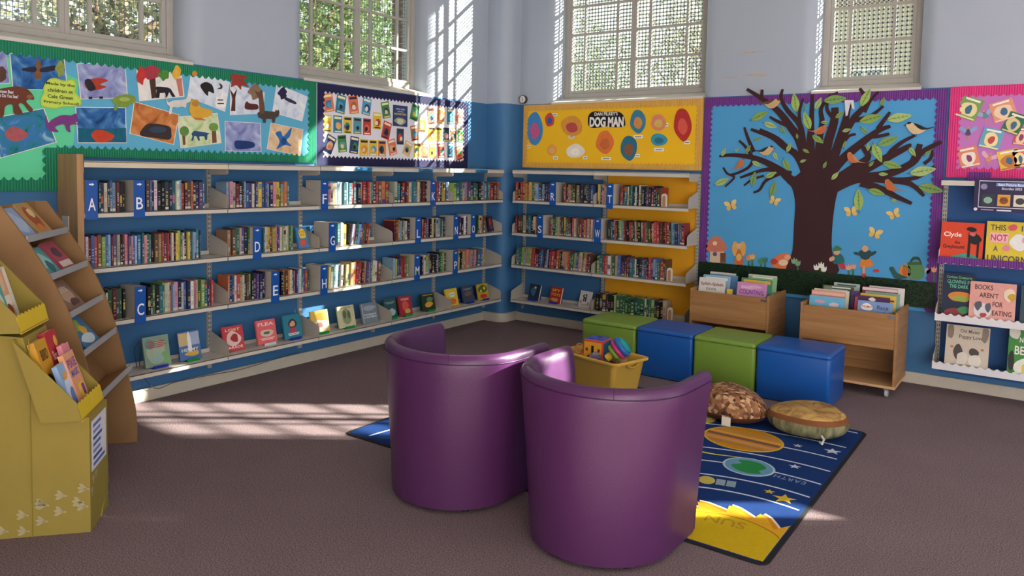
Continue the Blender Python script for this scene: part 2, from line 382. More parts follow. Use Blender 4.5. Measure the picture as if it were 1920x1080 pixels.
def leaf_mat():
    m = print_mat('leaf_print', .5, .25); nt = m.node_tree; N = nt.nodes; L = nt.links; b = N['Principled BSDF']
    t = N.new('ShaderNodeBsdfTranslucent'); sc = b.inputs['Base Color'].links[0].from_socket; L.new(sc, t.inputs[0])
    mx = N.new('ShaderNodeMixShader'); mx.inputs[0].default_value = .45; L.new(b.outputs[0], mx.inputs[1]); L.new(t.outputs[0], mx.inputs[2]); L.new(mx.outputs[0], N['Material Output'].inputs[0]); return m
LEAFM = leaf_mat()
G1 = ['#5c7440', '#748a52', '#3e5634', '#97a470', '#5c703e']; G2 = ['#6c7050', '#8a8660', '#545c40', '#a8a27e']
tree(-3.7, .35, 5.6, 1.3, G1, 7000, 'leafy green tree outside the window by the navy board, left half', 2.2)
tree(-3.9, 3.1, 5.6, 1.3, G1, 6000, 'green tree behind the right half of the navy board window', 2.2)
tree(-3.8, -2.4, 5.4, 1.2, G2, 4500, 'olive tree outside the window above the paintings, right side', 2.2)
tree(-4.1, -5.0, 5.6, 1.3, G2, 4500, 'olive tree outside the window above the paintings, left side', 2.2)
tree(-2.2, 4.6, 5.6, 1.2, G1, 4200, 'green tree behind the left half of the white mesh window', 2.2)
tree(.55, 5.2, 5.2, 1.1, G2, 3200, 'olive tree behind the right half of the white mesh window', 2.2)
# brick pier outside the second window
pr = thing('brick_pier', 'dark red brick pier just outside the window by the corner', 'pier', (-.75, -.45, -.3))
MB().box(-.94, -.58, -.76, -.2, -.3, 4.8).build('mortar_core', cm('#b3aca0', .9, .1, 20), pr)
BRK = [cm(h, .85, .25, 25) for h in ('#75493f', '#865547', '#5f3d38')]
for i in range(30):
    z = 2.3+i*.075
    off = .0 if i % 2 else .11
    for j in range(-1, 2):
        y0 = max(-.765, -.765+j*.225+off); y1 = min(-.195, -.765+j*.225+off+.215)
        if y1-y0 < .05: continue
        MB().box(-.95, -.572, y0, y1, z, z+.065).build('brick', BRK[(i*3+j) % 3], pr)
# pale house across the yard
hs = thing('house', 'pale house seen through the white mesh of the narrow window', 'building', (3.2, 13, -.3))
MB().box(.2, 6.2, 12, 16, -.3, 5.6).build('house_wall', cm('#b3a594', .85, .1, 2), hs)
MB().prism(Frame((0, 11.7, 0), (1, 0, 0), (0, 0, 1)), [(-.1, 5.6), (6.5, 5.6), (3.2, 8.2)], -4.6, 0).build('roof', cm('#7d6a62', .85, .15, 3), hs)
for x in (1.0, 2.6, 4.4):
    wf = MB().box(x, x+.9, 11.95, 12.0, 2.7, 4.2).build('window', cm('#e9e6df', .6), hs)
    MB().box(x+.08, x+.42, 11.93, 11.95, 2.8, 4.1).box(x+.48, x+.82, 11.93, 11.95, 2.8, 4.1).build('pane', cm('#53606e', .2), wf)
# ================================================================== SHELVING
STEEL = cm('#ccc6ba', .45, .06, 10); STEELD = cm('#b4aea2', .5, .06, 10); SLOT = cm('#2b2b2d', .6); POST = cm('#a9a79f', .4, .06, 10)
CANW = cm('#d3c8ae', .5, .08, 6)
ZROW = [1.3255, .9753, .6235, .2375]; ZCAN = 1.6415; D = .255; LIP = .030
def upright(F, a, z0, z1, root):
    p = MB().box(a-.016, a+.016, z0, z1, 0, .022, F=F)
    z = z0+.03
    while z < z1-.03:
        for s in (-.007, .007): p.box(a+s-.0025, a+s+.0025, z, z+.018, .0205, .0226, 1, F=F)
        z += .034
    return p.build('upright', [POST, SLOT], root)
def bracket(F, a, z, d, parent, up=True, mat=STEELD, th=.003):
    if up: pts = [(.024, z), (.024, z+.155), (.05, z+.15), (d-.05, z+.105), (d-.016, z+.092), (d-.004, z+.075), (d-.002, z)]
    else: pts = [(.024, z), (d-.002, z), (d-.002, z-.06), (d-.02, z-.07), (.024, z-.075)]
    G = Frame(F.P(a, 0, 0), F.n, F.v)                    # G.u = out of wall, G.v = up
    return MB().prism(G, pts, -th/2, th/2).build('side_bracket', mat, parent, bevel=.001, seg=1)
def bay(F, a0, a1, label, rows, last=False, canopy=STEEL, group='steel book bays', post0=True, cz=ZCAN):
    root = thing('shelf_bay', label, 'bookshelf', F.P((a0+a1)/2, 0, .0), group=group)
    if post0: upright(F, a0, .14, cz+.03, root)
    if last: upright(F, a1, .14, cz+.03, root)
    for z in rows:
        sh = MB(); b0, b1 = a0+.004, a1-.004
        sh.box(b0, b1, z+LIP-.004, z+LIP, .024, D, F=F).box(b0, b1, z, z+LIP, D-.004, D, F=F).box(b0, b1, z+LIP, z+LIP+.028, .024, .028, F=F).box(b0, b1, z, z+.004, D-.018, D-.004, F=F)
        s = sh.build('shelf', STEEL, root)
        bracket(F, a0+.006, z+LIP, D, s); bracket(F, a1-.006, z+LIP, D, s)
    cn = MB().box(a0+.003, a1-.003, cz+.032, cz+.036, .0, D+.01, F=F).box(a0+.003, a1-.003, cz, cz+.040, D+.005, D+.01, F=F).build('canopy', canopy, root)
    bracket(F, a0+.006, cz+.03, D, cn, False); bracket(F, a1-.006, cz+.03, D, cn, False)
    return root
Y4, BW = -.261, .846
LB = [(Y4-BW*(5-i), Y4-BW*(4-i)) for i in range(5)]
LB[0] = (-4.655, LB[0][1])
LNAMES = ['bay nearest wooden end panel', 'second bay from wooden end panel', 'middle left wall bay', 'left wall bay next to corner bay', 'left wall bay at corner']
LBAY = ['lettered steel shelf bay beside the wooden end panel, signs A to C', 'lettered steel shelf bay with signs D and E', 'lettered steel shelf bay with signs F G and H, sunlit',
        'lettered steel shelf bay with signs K L and M', 'lettered steel shelf bay with signs N O P, against the corner']
for i, (a0, a1) in enumerate(LB):
    bay(WL, a0, a1, LBAY[i], ZROW, last=i == 4, canopy=CANW if i == 0 else STEEL)
RB = [(.373, 1.374), (1.374, 2.385)]
RNAMES = ['right wall bay at corner', 'right wall bay with yellow backing']
ZROWR = [1.3255, .9753, .6235, .245]
bay(WR, *RB[0], 'steel shelf bay with signs R and S right of the corner', ZROWR)
bay(WR, *RB[1], 'steel shelf bay with signs T and W and yellow backing', ZROWR, last=True)
tag(MB().box(1.40, 2.366, .20, 1.64, .002, .005, F=WR).build('backing_sheet', cm('#e5a41c', .7, .12, 5)), 'mustard yellow backing sheet behind the T and W shelves', 'paper')
# wooden end panel with socket plate
WOOD = ramp_mat('beech', [(.3, '#a27a55'), (.7, '#bd9468')], 3.5, .5, stretch=(6, 6, .5), detail=4)
WOODH = ramp_mat('beech_flat', [(.3, '#9c7450'), (.7, '#b88e62')], 3.5, .5, stretch=(.6, .6, 9), detail=4)
ep = thing('end_panel', 'wooden end panel closing the lettered shelves', 'panel', WL.P(-4.68, 0, .13))
MB().box(-4.70, -4.66, 0, 1.722, .002, .275, F=WL).build('board', WOOD, ep, bevel=.003)
sp_ = MB().box(.09, .175, 1.215, 1.335, -4.708, -4.70, F=Frame((0, 0, 0), (1, 0, 0), (0, 0, 1)))
sp_ = MB(); sp_.box(.085, .17, -4.708, -4.70, 1.215, 1.335); sw = sp_.build('switch_plate', cm('#cfc8b6', .4), ep, bevel=.003)
MB().lathe([(.016, 0), (.015, .003)], Frame((.128, -4.708, 1.275), (1, 0, 0), (0, 0, 1)), 14).build('dial', cm('#b9b29f', .4), sw)
# blue label holders clipped on the top lips
for k, (px, py, nm) in enumerate([(681, 315, 'middle bay'), (797, 319, 'bay with sign K'), (902, 321, 'corner bay')]):
    y, z = lw(px, py, .27)
    G = Frame(WL.P(y-.085, ZCAN+.02, D+.016), WL.n, WL.v)   # lathe axis along u of wall
    lh = thing('label_holder', 'blue plastic label holder clipped on top lip, '+nm, 'label holder', WL.P(y, ZCAN, D+.013), group='blue label holders')
    mb = MB(); pts = [(.017*math.cos(q), .017*math.sin(q)) for q in [i*math.pi/8 for i in range(16)]]
    G = Frame(WL.P(y-.085, ZCAN+.018, D+.024), WL.n, WL.v); mb.prism(G, pts, -.17, 0) ; mb.build('sleeve', cm('#2a7fb0', .25, .1), lh, smooth=40)
    MB().box(y-.05, y+.05, ZCAN+.012, ZCAN+.026, D+.0405, D+.0425, F=WL).build('strip', cm('#1d5c8a', .4), lh)

# ------------------------------------------------------------------ letter signs
SBODY = cm('#b7b0a4', .55, .06, 10); SBLUE = cm('#1450a0', .35, .06, 10); SWHITE = cm('#e8ecf4', .4, .03)
def sign(F, conv, ch, px, py0, py1, zb, label_extra):
    a = conv(px, (py0+py1)/2, D+.012)[0]
    for q0, q1 in (LB if F is WL else RB):
        if q0 < a < q1: a = min(max(a, q0+.0465), q1-.0465)
    r = thing('letter_sign', 'blue letter %s sign block %s' % (ch, label_extra), 'sign', F.P(a, zb+LIP, D-.06), group='letter signs')
    hw = .036
    MB().box(a-hw, a+hw, zb+LIP+.001, zb+LIP+.205, .07, D+.002, F=F).build('block', SBODY, r, bevel=.002)
    f = MB().box(a-hw-.001, a+hw+.001, zb-.012, zb+LIP+.207, D+.003, D+.010, F=F).build('face', SBLUE, r, bevel=.002)
    m = MB(); text(m, F, ch, a, zb+.085, .046 if ch not in 'MW' else .054, .078, D+.0107, bold=.008); m.build('letter', SWHITE, f)
    z = zb+.21; s = .016
    MB().prism(F, [(a-s, z-.004), (a, z-.004), (a, z-.010), (a+s, z), (a, z+.010), (a, z+.004), (a-s, z+.004)], D+.010, D+.0107).build('arrow', SWHITE, f)
ROWN = ['top', 'second', 'third', 'bottom']
for ch, px, y0, y1, row in [('A', 166.5, 338, 405, 0), ('B', 262, 338, 404, 0), ('F', 606.5, 340, 384, 0), ('K', 813, 340, 384, 0), ('D', 483, 427, 482, 1), ('G', 624, 422, 468, 1), ('L', 785, 410, 454, 1),
                            ('N', 854.5, 407, 443, 1), ('O', 888, 406, 441, 1), ('C', 264, 540, 601, 2), ('E', 517, 510, 564, 2), ('H', 607.5, 500, 543, 2), ('M', 783, 481, 524, 2), ('P', 853, 472, 513, 2)]:
    sign(WL, lw, ch, px, y0, y1, ZROW[row], 'on %s shelf of left wall' % ROWN[row])
for ch, px, y0, y1, row in [('R', 1036, 343, 384, 0), ('T', 1143, 348, 389, 0), ('S', 1012, 405, 444, 1), ('W', 1120, 411, 453, 1)]:
    sign(WR, rw, ch, px, y0, y1, ZROWR[row], 'on %s shelf of right wall' % ROWN[row])

# ------------------------------------------------------------------ books in rows
CODES = dict(k=('#1c1c20', 'black'), n=('#1f2c58', 'navy'), b=('#2f62a8', 'blue'), l=('#7fb0d6', 'light blue'), t=('#1f7482', 'teal'), g=('#2c6b3c', 'green'), e=('#8fb84a', 'lime green'), y=('#dcb932', 'yellow'),
             o=('#d4702a', 'orange'), r=('#b8262c', 'red'), m=('#6a1f2a', 'maroon'), p=('#cf7f96', 'pink'), v=('#5d3f7e', 'purple'), w=('#d9d6d0', 'white'), c=('#cdbf97', 'cream'), s=('#64707c', 'slate'),
             d=('#3b3d42', 'dark grey'), u=('#6d4a33', 'brown'), a=('#b58a5c', 'tan'))
ORD = ['first', 'second', 'third', 'fourth', 'fifth', 'sixth', 'seventh', 'eighth', 'ninth', 'tenth', 'eleventh', 'twelfth', 'thirteenth', 'fourteenth', 'fifteenth', 'sixteenth', 'seventeenth', 'eighteenth', 'nineteenth', 'twentieth']
def ordn(i):
    if i < 20: return ORD[i]
    t = ['twenty', 'thirty', 'forty', 'fifty'][i//10-2] if (i+1) % 10 else None
    if t is None: return {30: 'thirtieth', 40: 'fortieth', 50: 'fiftieth'}[i+1]
    t = ['twenty', 'thirty', 'forty', 'fifty'][(i+1)//10-2]
    return t+'-'+ORD[(i+1) % 10-1]
def book_mesh(mb, G, th, h, dp, col, rr):                 # G.o bottom centre of spine, u along shelf, v up, n out; body goes back by dp
    c0 = lin(col); gy = sum(c0)/3; f_ = rr.uniform(.55, 1.05); c = tuple(min(1, max(.004, (x*.78+gy*.22)*f_*rr.uniform(.85, 1.15))) for x in c0); pg = tuple(x*rr.uniform(.8, 1) for x in lin('#d9d0b8'))
    k = min(.0025, th*.15); x = th/2
    mb.box(-x, -x+k, 0, h, -dp, 0, 0, c, G); mb.box(x-k, x, 0, h, -dp, 0, 0, c, G)
    r = th*.12                                            # gently rounded spine
    mb.prism(G.sub(0, 0), [(-x+k, 0), (x-k, 0), (x-k, h), (-x+k, h)], -.003, r*.4, 0, c)
    mb.box(-x+k, x-k, .003, h-.004, -dp+.004, -.003, 0, pg, G)
    t = r*.4+.0004; wdt = (th-2*k)*.34
    lum = sum(c)/3
    ink = lin(rr.choice(['#f2efe6', '#f2e27a', '#e9b9c2', '#bfe0ef', '#f5f2ea'])) if lum < .22 else lin(rr.choice(['#20222a', '#7a1f22', '#1f3a70', '#2d5a3a']))
    ink = tuple(i*.5+j*.5 for i, j in zip(ink, c))
    if rr.random() < .45:                                 # a band of another colour
        b0 = rr.choice([0, h*.72, h*.3]); b1 = b0+h*rr.uniform(.14, .28)
        mb.prism(G, [(-x+k, b0), (x-k, b0), (x-k, b1), (-x+k, b1)], t-.0003, t, 0, tuple(q*.6 for q in lin(rr.choice(list(CODES.values()))[0])))
    z = h*rr.uniform(.12, .2); e = h*rr.uniform(.6, .88)
    while z < e:                                          # title strokes
        s = rr.uniform(.003, .010)
        if rr.random() < .6: mb.prism(G, [(-wdt, z), (wdt*rr.uniform(.4, 1), z), (wdt, z+s), (-wdt*rr.uniform(.5, 1), z+s)], t, t+.0003, 0, ink)
        z += s+rr.uniform(.002, .005)
    if rr.random() < .3: mb.prism(G, [(-x+k, .006), (x-k, .006), (x-k, .022), (-x+k, .022)], t, t+.0003, 0, lin('#c9c4b6'))
ROWS = [  # wall, bay, row, px0, px1, py, colours, base height, lean
 ('L', 0, 0, 179, 234, 370, 'tnncdblmkk', .196, 0), ('L', 0, 0, 275, 385, 370, 'ubnwkkdntwlrmuodnvt', .196, 0),
 ('L', 1, 0, 426, 545, 365, 'lpcmkdlbvwnveybblnpygyobt', .19, 0), ('L', 2, 0, 614, 722, 360, 'pccwlwtltrtnwrmrctmruo', .19, 0), ('L', 2, 0, 723, 736, 360, 'rm', .185, 0),
 ('L', 3, 0, 741, 803, 358, 'wtkrmrcltdcukmuk', .188, 0), ('L', 3, 0, 820, 843, 358, 'rnkybw', .19, 0), ('L', 4, 0, 853, 936, 356, 'ettclpvktgkdlstrrmuo', .185, 0),
 ('L', 0, 1, 160, 377, 460, 'wmbrueblmvckdpvpblbtpgtkuarmrrnckyegwnydlwltn', .198, 0), ('L', 1, 1, 429, 469, 452, 'autgcvng', .195, 0), ('L', 1, 1, 494, 549, 448, 'twyyuypkvwcwcge', .19, 0),
 ('L', 2, 1, 634, 652, 440, 'twcgy', .19, 0), ('L', 2, 1, 654, 696, 436, 'kswptlbrgro', .185, 9), ('L', 3, 1, 738, 770, 432, 'mouolgewkk', .185, 0), ('L', 3, 1, 793, 834, 428, 'rmkvkckgwletn', .188, 0),
 ('L', 4, 1, 862, 880, 425, 'vkwnc', .185, 0), ('L', 4, 1, 895, 911, 424, 'gycau', .185, 0),
 ('L', 0, 2, 188, 236, 555, 'unwgmdgk', .195, 0), ('L', 0, 2, 276, 400, 550, 'kkgktewcplpnwbnwpcgetngr', .198, 0), ('L', 1, 2, 430, 499, 540, 'onbwracdueknvnkn', .195, 0), ('L', 1, 2, 527, 582, 530, 'kouocnpvlwtbrg', .19, 0),
 ('L', 2, 2, 615, 714, 512, 'ycwlltcuceaorrruavabcwu', .19, 3), ('L', 3, 2, 739, 768, 500, 'lybnvrrmge', .188, 0), ('L', 3, 2, 790, 838, 495, 'ncwelnknwkged', .188, 0), ('L', 4, 2, 861, 912, 485, 'ykcaopcavpmtbco', .185, 3),
 ('R', 0, 0, 967, 1029, 362, 'rkroyrygcltdlkvb', .19, 0), ('R', 0, 0, 1054, 1111, 366, 'grkergmyskvdnsdnb', .19, 0), ('R', 1, 0, 1118, 1135, 368, 'kycgpc', .19, 0), ('R', 1, 0, 1162, 1240, 372, 'rrdtwgtkdwkwgkdvkrkngr', .19, 0),
 ('R', 0, 1, 966, 1004, 422, 'rkudcgtkc', .19, 0), ('R', 0, 1, 1031, 1110, 428, 'rcgecurdymgukrcpagrtorcow', .188, 0), ('R', 1, 1, 1139, 1284, 440, 'dtnpmgelrukrudcmkwrogukarrrumrrdlbnbsr', .195, -3),
 ('R', 0, 2, 966, 1108, 485, 'ttgelyeaorrknbdvlnrrmoukcayrgtebpcrcrmu', .19, 4), ('R', 1, 2, 1119, 1249, 500, 'etrrowagcbvnmrdtswkdsvnrvlbgrdu', .19, 0),
 ('R', 1, 3, 1117, 1250, 575, 'kdmgkkegggggggggwgtedkkc', .18, 0)]
specs = []; idx = {}
for wl_, by, row, p0, p1, py, codes, h, lean in ROWS:
    F, conv, Z = (WL, lw, ZROW) if wl_ == 'L' else (WR, rw, ZROWR)
    codes = codes.replace(' ', ''); rr = random.Random(hash((wl_ == 'L', by, row, p0)) % 99991)
    a0 = conv(p0, py, .225)[0]; a1 = conv(p1, py, .225)[0]; bb = (LB if wl_ == 'L' else RB)[by]; a0 = max(a0, bb[0]+.0105); a1 = min(a1, bb[1]-.0105); ln = math.tan(R_(lean))*h
    if lean > 0: a1 -= abs(ln)
    if lean < 0: a0 += abs(ln)
    ws = [rr.uniform(.6, 1.4) for _ in codes]; tot = sum(ws); a = a0
    for ch, q in zip(codes, ws):
        th = (a1-a0)*q/tot; hh = h+rr.uniform(-.014, .008)
        front = rr.uniform(.205, .23)
        key = (wl_, by, row); k = idx.get(key, 0); idx[key] = k+1
        G = F.sub(a+th/2, Z[row]+LIP+.0012, front, -R_(lean+(rr.uniform(-.4, .4) if lean else 0)))
        if lean: G.o = G.o + F.v*(abs(math.sin(R_(lean)))*th/2+.0005)
        area = th*hh/max(.5, (G.o-CAM).dot(FW))**2*abs((CAM-G.o).normalized().dot(F.n))
        specs.append((area, G, th-.0008, hh, rr.uniform(.125, .15), ch, key, k, rr)); a += th
order = sorted(range(len(specs)), key=lambda i: -specs[i][0]); single = set(order[:300])
rest = MB()
for i, (ar, G, th, h, dp, ch, key, k, rr) in enumerate(specs):
    hx, nm = CODES[ch]
    if i in single:
        mb = MB(); book_mesh(mb, G, th, h, dp, hx, rr); o = mb.build('book', PRINT)
        tag(o, '%s book, %s from left, %s shelf of %s' % (nm, ordn(k), ROWN[key[2]], (LNAMES if key[0] == 'L' else RNAMES)[key[1]]), 'book', 'books in the shelf rows')
    else: book_mesh(rest, G, th, h, dp, hx, rr)
tag(rest.build('row_of_books', PRINT), 'rows of small book spines on the shelves furthest from view', 'books', kind='stuff')

# arch bookends on the T shelf, third shelf and bottom shelf
for (px, py, row, lab) in [(1246, 378, 0, 'top'), (1256, 512, 2, 'third'), (1257, 585, 3, 'bottom')]:
    a = rw(px, py, .2)[0]; z = ZROWR[row]+LIP+.001
    r = thing('bookend', 'white arched bookend on %s shelf of yellow backed bay' % lab, 'bookend', WR.P(a, z, .15), group='arched bookends')
    o_ = [(-.028, 0), (.028, 0), (.028, .10)]+[(.028*math.cos(q), .10+.028*math.sin(q)) for q in [i*math.pi/8 for i in range(1, 8)]]+[(-.028, .10)]
    G = WR.sub(a+.004, z, .222)
    MB().prism(G, o_, -.02, 0).build('arch_plate', cm('#d9cdb8', .5), r, bevel=.002)
    i_ = [(x*.55, y*.8+.004) for x, y in o_]
    MB().prism(G, i_, 0, .002).build('arch_inset', cm('#a8815f', .6), r)

# ------------------------------------------------------------------ face-out books
def cover(mb, w_, h, G, art, rr, parent=None):                        # coloured print on a cover, G.o bottom centre of the cover plane
    base, bits = art
    t = .0004
    for b in bits:
        if parent is not None: mb = MB()
        if b[0] == 'blob':
            _, cx, cy, rx, ry, hx = b
            pts = catmull([(cx*w_+rx*w_*math.cos(q)*rr.uniform(.75, 1.15), cy*h+ry*h*math.sin(q)*rr.uniform(.75, 1.15)) for q in [i*math.pi/4 for i in range(8)]], 3)
            pts = [(max(-w_*.49, min(w_*.49, x)), max(h*.01, min(h*.99, y))) for x, y in pts]
            mb.prism(G, pts, t, t+.0004, 0, lin(hx))
        elif b[0] == 'bar':
            _, x0, x1, y0, y1, hx = b; mb.prism(G, [(x0*w_, y0*h), (x1*w_, y0*h), (x1*w_, y1*h), (x0*w_, y1*h)], t, t+.0004, 0, lin(hx))
        elif b[0] == 'txt':
            _, s, cx, cy, tw, tht, hx = b; text(mb, G, s, cx*w_, cy*h, tw*w_, tht*h, t+.0004, lin(hx))
        elif b[0] == 'lines':
            _, cy, n_, hx = b
            for i in range(n_): ww = rr.uniform(.25, .42); mb.prism(G, [(-ww*w_, (cy-i*.06)*h), (ww*w_, (cy-i*.06)*h), (ww*w_, (cy-i*.06+.03)*h), (-ww*w_, (cy-i*.06+.03)*h)], t, t+.0004, 0, lin(hx))
        t += .00045
        if parent is not None: mb.build({'blob': 'cover_shape', 'bar': 'cover_band', 'txt': 'lettering', 'lines': 'small_print'}[b[0]], PRINT, parent)
def facebook(F, a, zb, tb, w_, h, th, hexc, bits, label, lean=14, yaw=0., name='display_book', group=None, spine=None, roll=0.):
    u = (F.u*math.cos(yaw)+F.n*math.sin(yaw)); n = (F.n*math.cos(yaw)-F.u*math.sin(yaw)); l = R_(lean)
    v = F.v*math.cos(l)-n*math.sin(l)
    G = Frame(F.P(a, zb+math.sin(l)*th+abs(math.sin(roll))*w_/2+.001, tb), u, v).sub(0, 0, 0, roll); rr = random.Random(int(abs(a)*1000+zb*77))
    r = thing(name, label, 'book', F.P(a, zb, tb), group=group)
    mb = MB(); c = lin(hexc); x = w_/2
    mb.box(-x, x, 0, h, -.002, 0, 0, c, G).box(-x, x, 0, h, -th, -th+.002, 0, c, G).box(-x, -x+.002, 0, h, -th+.002, -.002, 0, lin(spine or hexc), G)
    mb.box(-x+.002, x-.003, .003, h-.003, -th+.002, -.002, 0, lin('#e2dac6'), G)
    mb.build('book_body', PRINT, r)
    cover(None, w_, h, G, (hexc, bits), rr, r)
    return G
GRN, BLU = cm('#0f8a4a', .35), cm('#1d2f9a', .35); CLR = cm('#c9d2d6', .2)
def easel(F, a, z, t, w_, mat, label):
    r = thing('book_stand', label, 'book stand', F.P(a, z, t), group='plastic book stands')
    MB().box(a-w_/2, a+w_/2, z+.0005, z+.003, t-.08, t+.03, F=F).box(a-w_/2, a+w_/2, z+.003, z+.022, t+.027, t+.03, F=F).build('tray', mat, r, bevel=.001, seg=1)
    G = Frame(F.P(a, z+.003, t-.075), F.u, F.v*math.cos(R_(18))-F.n*math.sin(R_(18)))
    MB().prism(G, [(-w_/2, 0), (w_/2, 0), (w_*.3, .15), (-w_*.3, .15)], -.002, 0).build('back_rest', mat, r)
DISP = [ # px centre, width px, bottom py, height, colour, bits, stand, label
 (298, 52, 692, .205, '#7f9a86', [('blob', 0, .5, .42, .42, '#9fb098'), ('blob', -.25, .75, .2, .18, '#5d8f8a'), ('blob', .28, .25, .18, .2, '#79a86a'), ('lines', .8, 4, '#b0474c'), ('blob', 0, .25, .25, .14, '#8fb0a8')], BLU, 'pale green patterned picture book first on bottom left shelf'),
 (359, 43, 680, .20, '#4b72a8', [('bar', -.48, -.05, .5, .95, '#c8b27e'), ('bar', .05, .48, .5, .95, '#9fb0c8'), ('blob', 0, .5, .1, .45, '#e6e9ee'), ('txt', 'HIS MY', 0, .35, .8, .12, '#e8e4cf'), ('blob', .1, .2, .35, .1, '#d0a94c')], GRN, 'blue book with white tree trunk on its cover, second along'),
 (441, 42, 659, .185, '#c0434b', [('blob', 0, .5, .38, .28, '#e3c4bb'), ('txt', 'LOST', 0, .85, .7, .1, '#f0d9a8'), ('blob', .05, .5, .2, .18, '#a03038'), ('txt', 'PARADE', 0, .15, .8, .1, '#f3e6da')], None, 'red book with pale figures standing first beyond bracket'),
 (503, 39, 648, .185, '#e0686a', [('txt', 'FLEA', 0, .82, .8, .14, '#f6d8d2'), ('blob', 0, .45, .36, .16, '#d8c2ae'), ('blob', 0, .45, .2, .06, '#5d6a4e'), ('lines', .22, 2, '#f3d8d0')], CLR, 'coral pink book beside the red book'),
 (552, 36, 638, .19, '#2f7f94', [('blob', 0, .62, .25, .2, '#3a3236'), ('blob', 0, .6, .16, .12, '#d9a184'), ('blob', 0, .35, .18, .12, '#c7394a'), ('lines', .2, 2, '#e8eef0')], BLU, 'teal book with dark haired child on cover, blue stand'),
 (601, 35, 626, .185, '#e8c35a', [('blob', 0, .3, .45, .28, '#f3e3d2'), ('blob', .1, .7, .35, .18, '#f0a832'), ('blob', -.1, .35, .25, .12, '#d98a7a')], GRN, 'sunlit yellow and white book on green stand'),
 (653, 33, 614, .185, '#cdc9a0', [('blob', 0, .5, .33, .35, '#8f9d78'), ('blob', -.12, .6, .1, .2, '#5d6b4e'), ('blob', .14, .6, .1, .2, '#5d6b4e'), ('lines', .9, 1, '#7d7a55')], GRN, 'pale olive book with tree pattern on green stand'),
 (696, 31, 606, .18, '#76848f', [('txt', 'WINTERBORNE', 0, .42, .8, .08, '#e6ebee'), ('txt', 'CHRISTMAS', 0, .3, .8, .08, '#e6ebee'), ('blob', 0, .75, .4, .14, '#9aa7b2'), ('bar', -.48, -.42, .05, .95, '#a3adb4')], None, 'grey book with white lettering next to the olive book'),
 (735, 24, 594, .18, '#31535a', [('blob', .1, .3, .3, .2, '#a9c4c0'), ('lines', .8, 2, '#8fb3ae')], GRN, 'dark teal book half hidden by bracket'),
 (763, 25, 591, .18, '#a32c3a', [('blob', 0, .5, .3, .25, '#d05a4e'), ('blob', .1, .2, .25, .12, '#c9a94e'), ('lines', .85, 2, '#e6c9b4')], GRN, 'crimson book leaning in bay with sign K'),
 (806, 25, 583, .165, '#2c3a2e', [('blob', 0, .35, .33, .18, '#d9a03e'), ('blob', .1, .65, .25, .15, '#5b8a4a'), ('lines', .9, 1, '#c9b05a')], GRN, 'dark forest coloured book on green stand'),
 (850, 23, 575, .175, '#dfc23a', [('blob', 0, .65, .3, .14, '#f3efdc'), ('blob', 0, .25, .4, .2, '#d9762e'), ('txt', 'CHEESE', 0, .65, .6, .08, '#5a6a9a')], None, 'yellow and orange book first in the corner bay'),
 (880, 21, 568, .175, '#3d4a5e', [('blob', 0, .5, .35, .15, '#7a5a4a'), ('lines', .8, 2, '#93a1b4')], BLU, 'slate blue book in middle of corner bay bottom shelf'),
 (908, 21, 562, .165, '#c9a52e', [('blob', 0, .65, .4, .25, '#4d6b2e'), ('blob', 0, .2, .42, .14, '#c23a2e'), ('blob', .15, .7, .12, .1, '#e6d05a'), ('blob', -.2, .55, .1, .1, '#e6d05a')], BLU, 'busy yellow green and red book nearest the corner')]
for px, wp, py, h, hx, bits, st, lab in DISP:
    zb = ZROW[3]+LIP; t = .17
    a = lw(px, py, t)[0]; w_ = abs(lw(px+wp/2, py, t)[0]-lw(px-wp/2, py, t)[0])*.92
    for q0, q1 in LB:
        if q0 < a < q1: a = min(max(a, q0+w_/2+.012), q1-w_/2-.012)
    if st: easel(WL, a, zb, t, w_*.6, st, {GRN: 'green', BLU: 'blue', CLR: 'clear'}[st]+' plastic stand holding the '+lab.split(' on ')[0].split(', ')[0])
    facebook(WL, a, zb+(.0035 if st else 0), t, w_, h*1.02, .018, hx, bits, lab, lean=13, group='face-out books on the bottom shelf')
for px, wp, py, h, hx, bits, st, lab in [
 (999, 26, 562, .17, '#24364a', [('blob', -.05, .55, .25, .3, '#3f6a8a'), ('blob', .05, .8, .1, .08, '#d8dcc0')], BLU, 'dark blue book right of the corner on bottom shelf'),
 (1039, 27, 569, .17, '#b5342c', [('txt', 'SPY', 0, .78, .75, .17, '#f2d24a'), ('txt', 'TOYS', 0, .52, .85, .17, '#f2d24a'), ('blob', 0, .2, .38, .12, '#e3a05a')], BLU, 'red book titled Spy Toys on bottom shelf'),
 (1094, 26, 576, .17, '#d9d7d0', [('blob', 0, .68, .2, .14, '#26272b'), ('blob', 0, .68, .09, .07, '#d9d7d0'), ('bar', -.14, -.03, .35, .6, '#26272b'), ('bar', .03, .14, .35, .6, '#26272b'), ('blob', -.33, .3, .1, .12, '#9a9a98'), ('blob', .33, .25, .1, .12, '#9a9a98'), ('lines', .15, 2, '#8c8c8a')], None, 'white book with black rosette on bottom shelf')]:
    zb = ZROWR[3]+LIP; t = .17; a = rw(px, py, t)[0]; w_ = abs(rw(px+wp/2, py, t)[0]-rw(px-wp/2, py, t)[0])*.95
    if st: easel(WR, a, zb, t, w_*.6, st, 'blue plastic stand holding the '+lab.split(' on ')[0])
    facebook(WR, a, zb+(.0035 if st else 0), t, w_, h, .018, hx, bits, lab, lean=13, yaw=.25, group='face-out books on the bottom shelf')
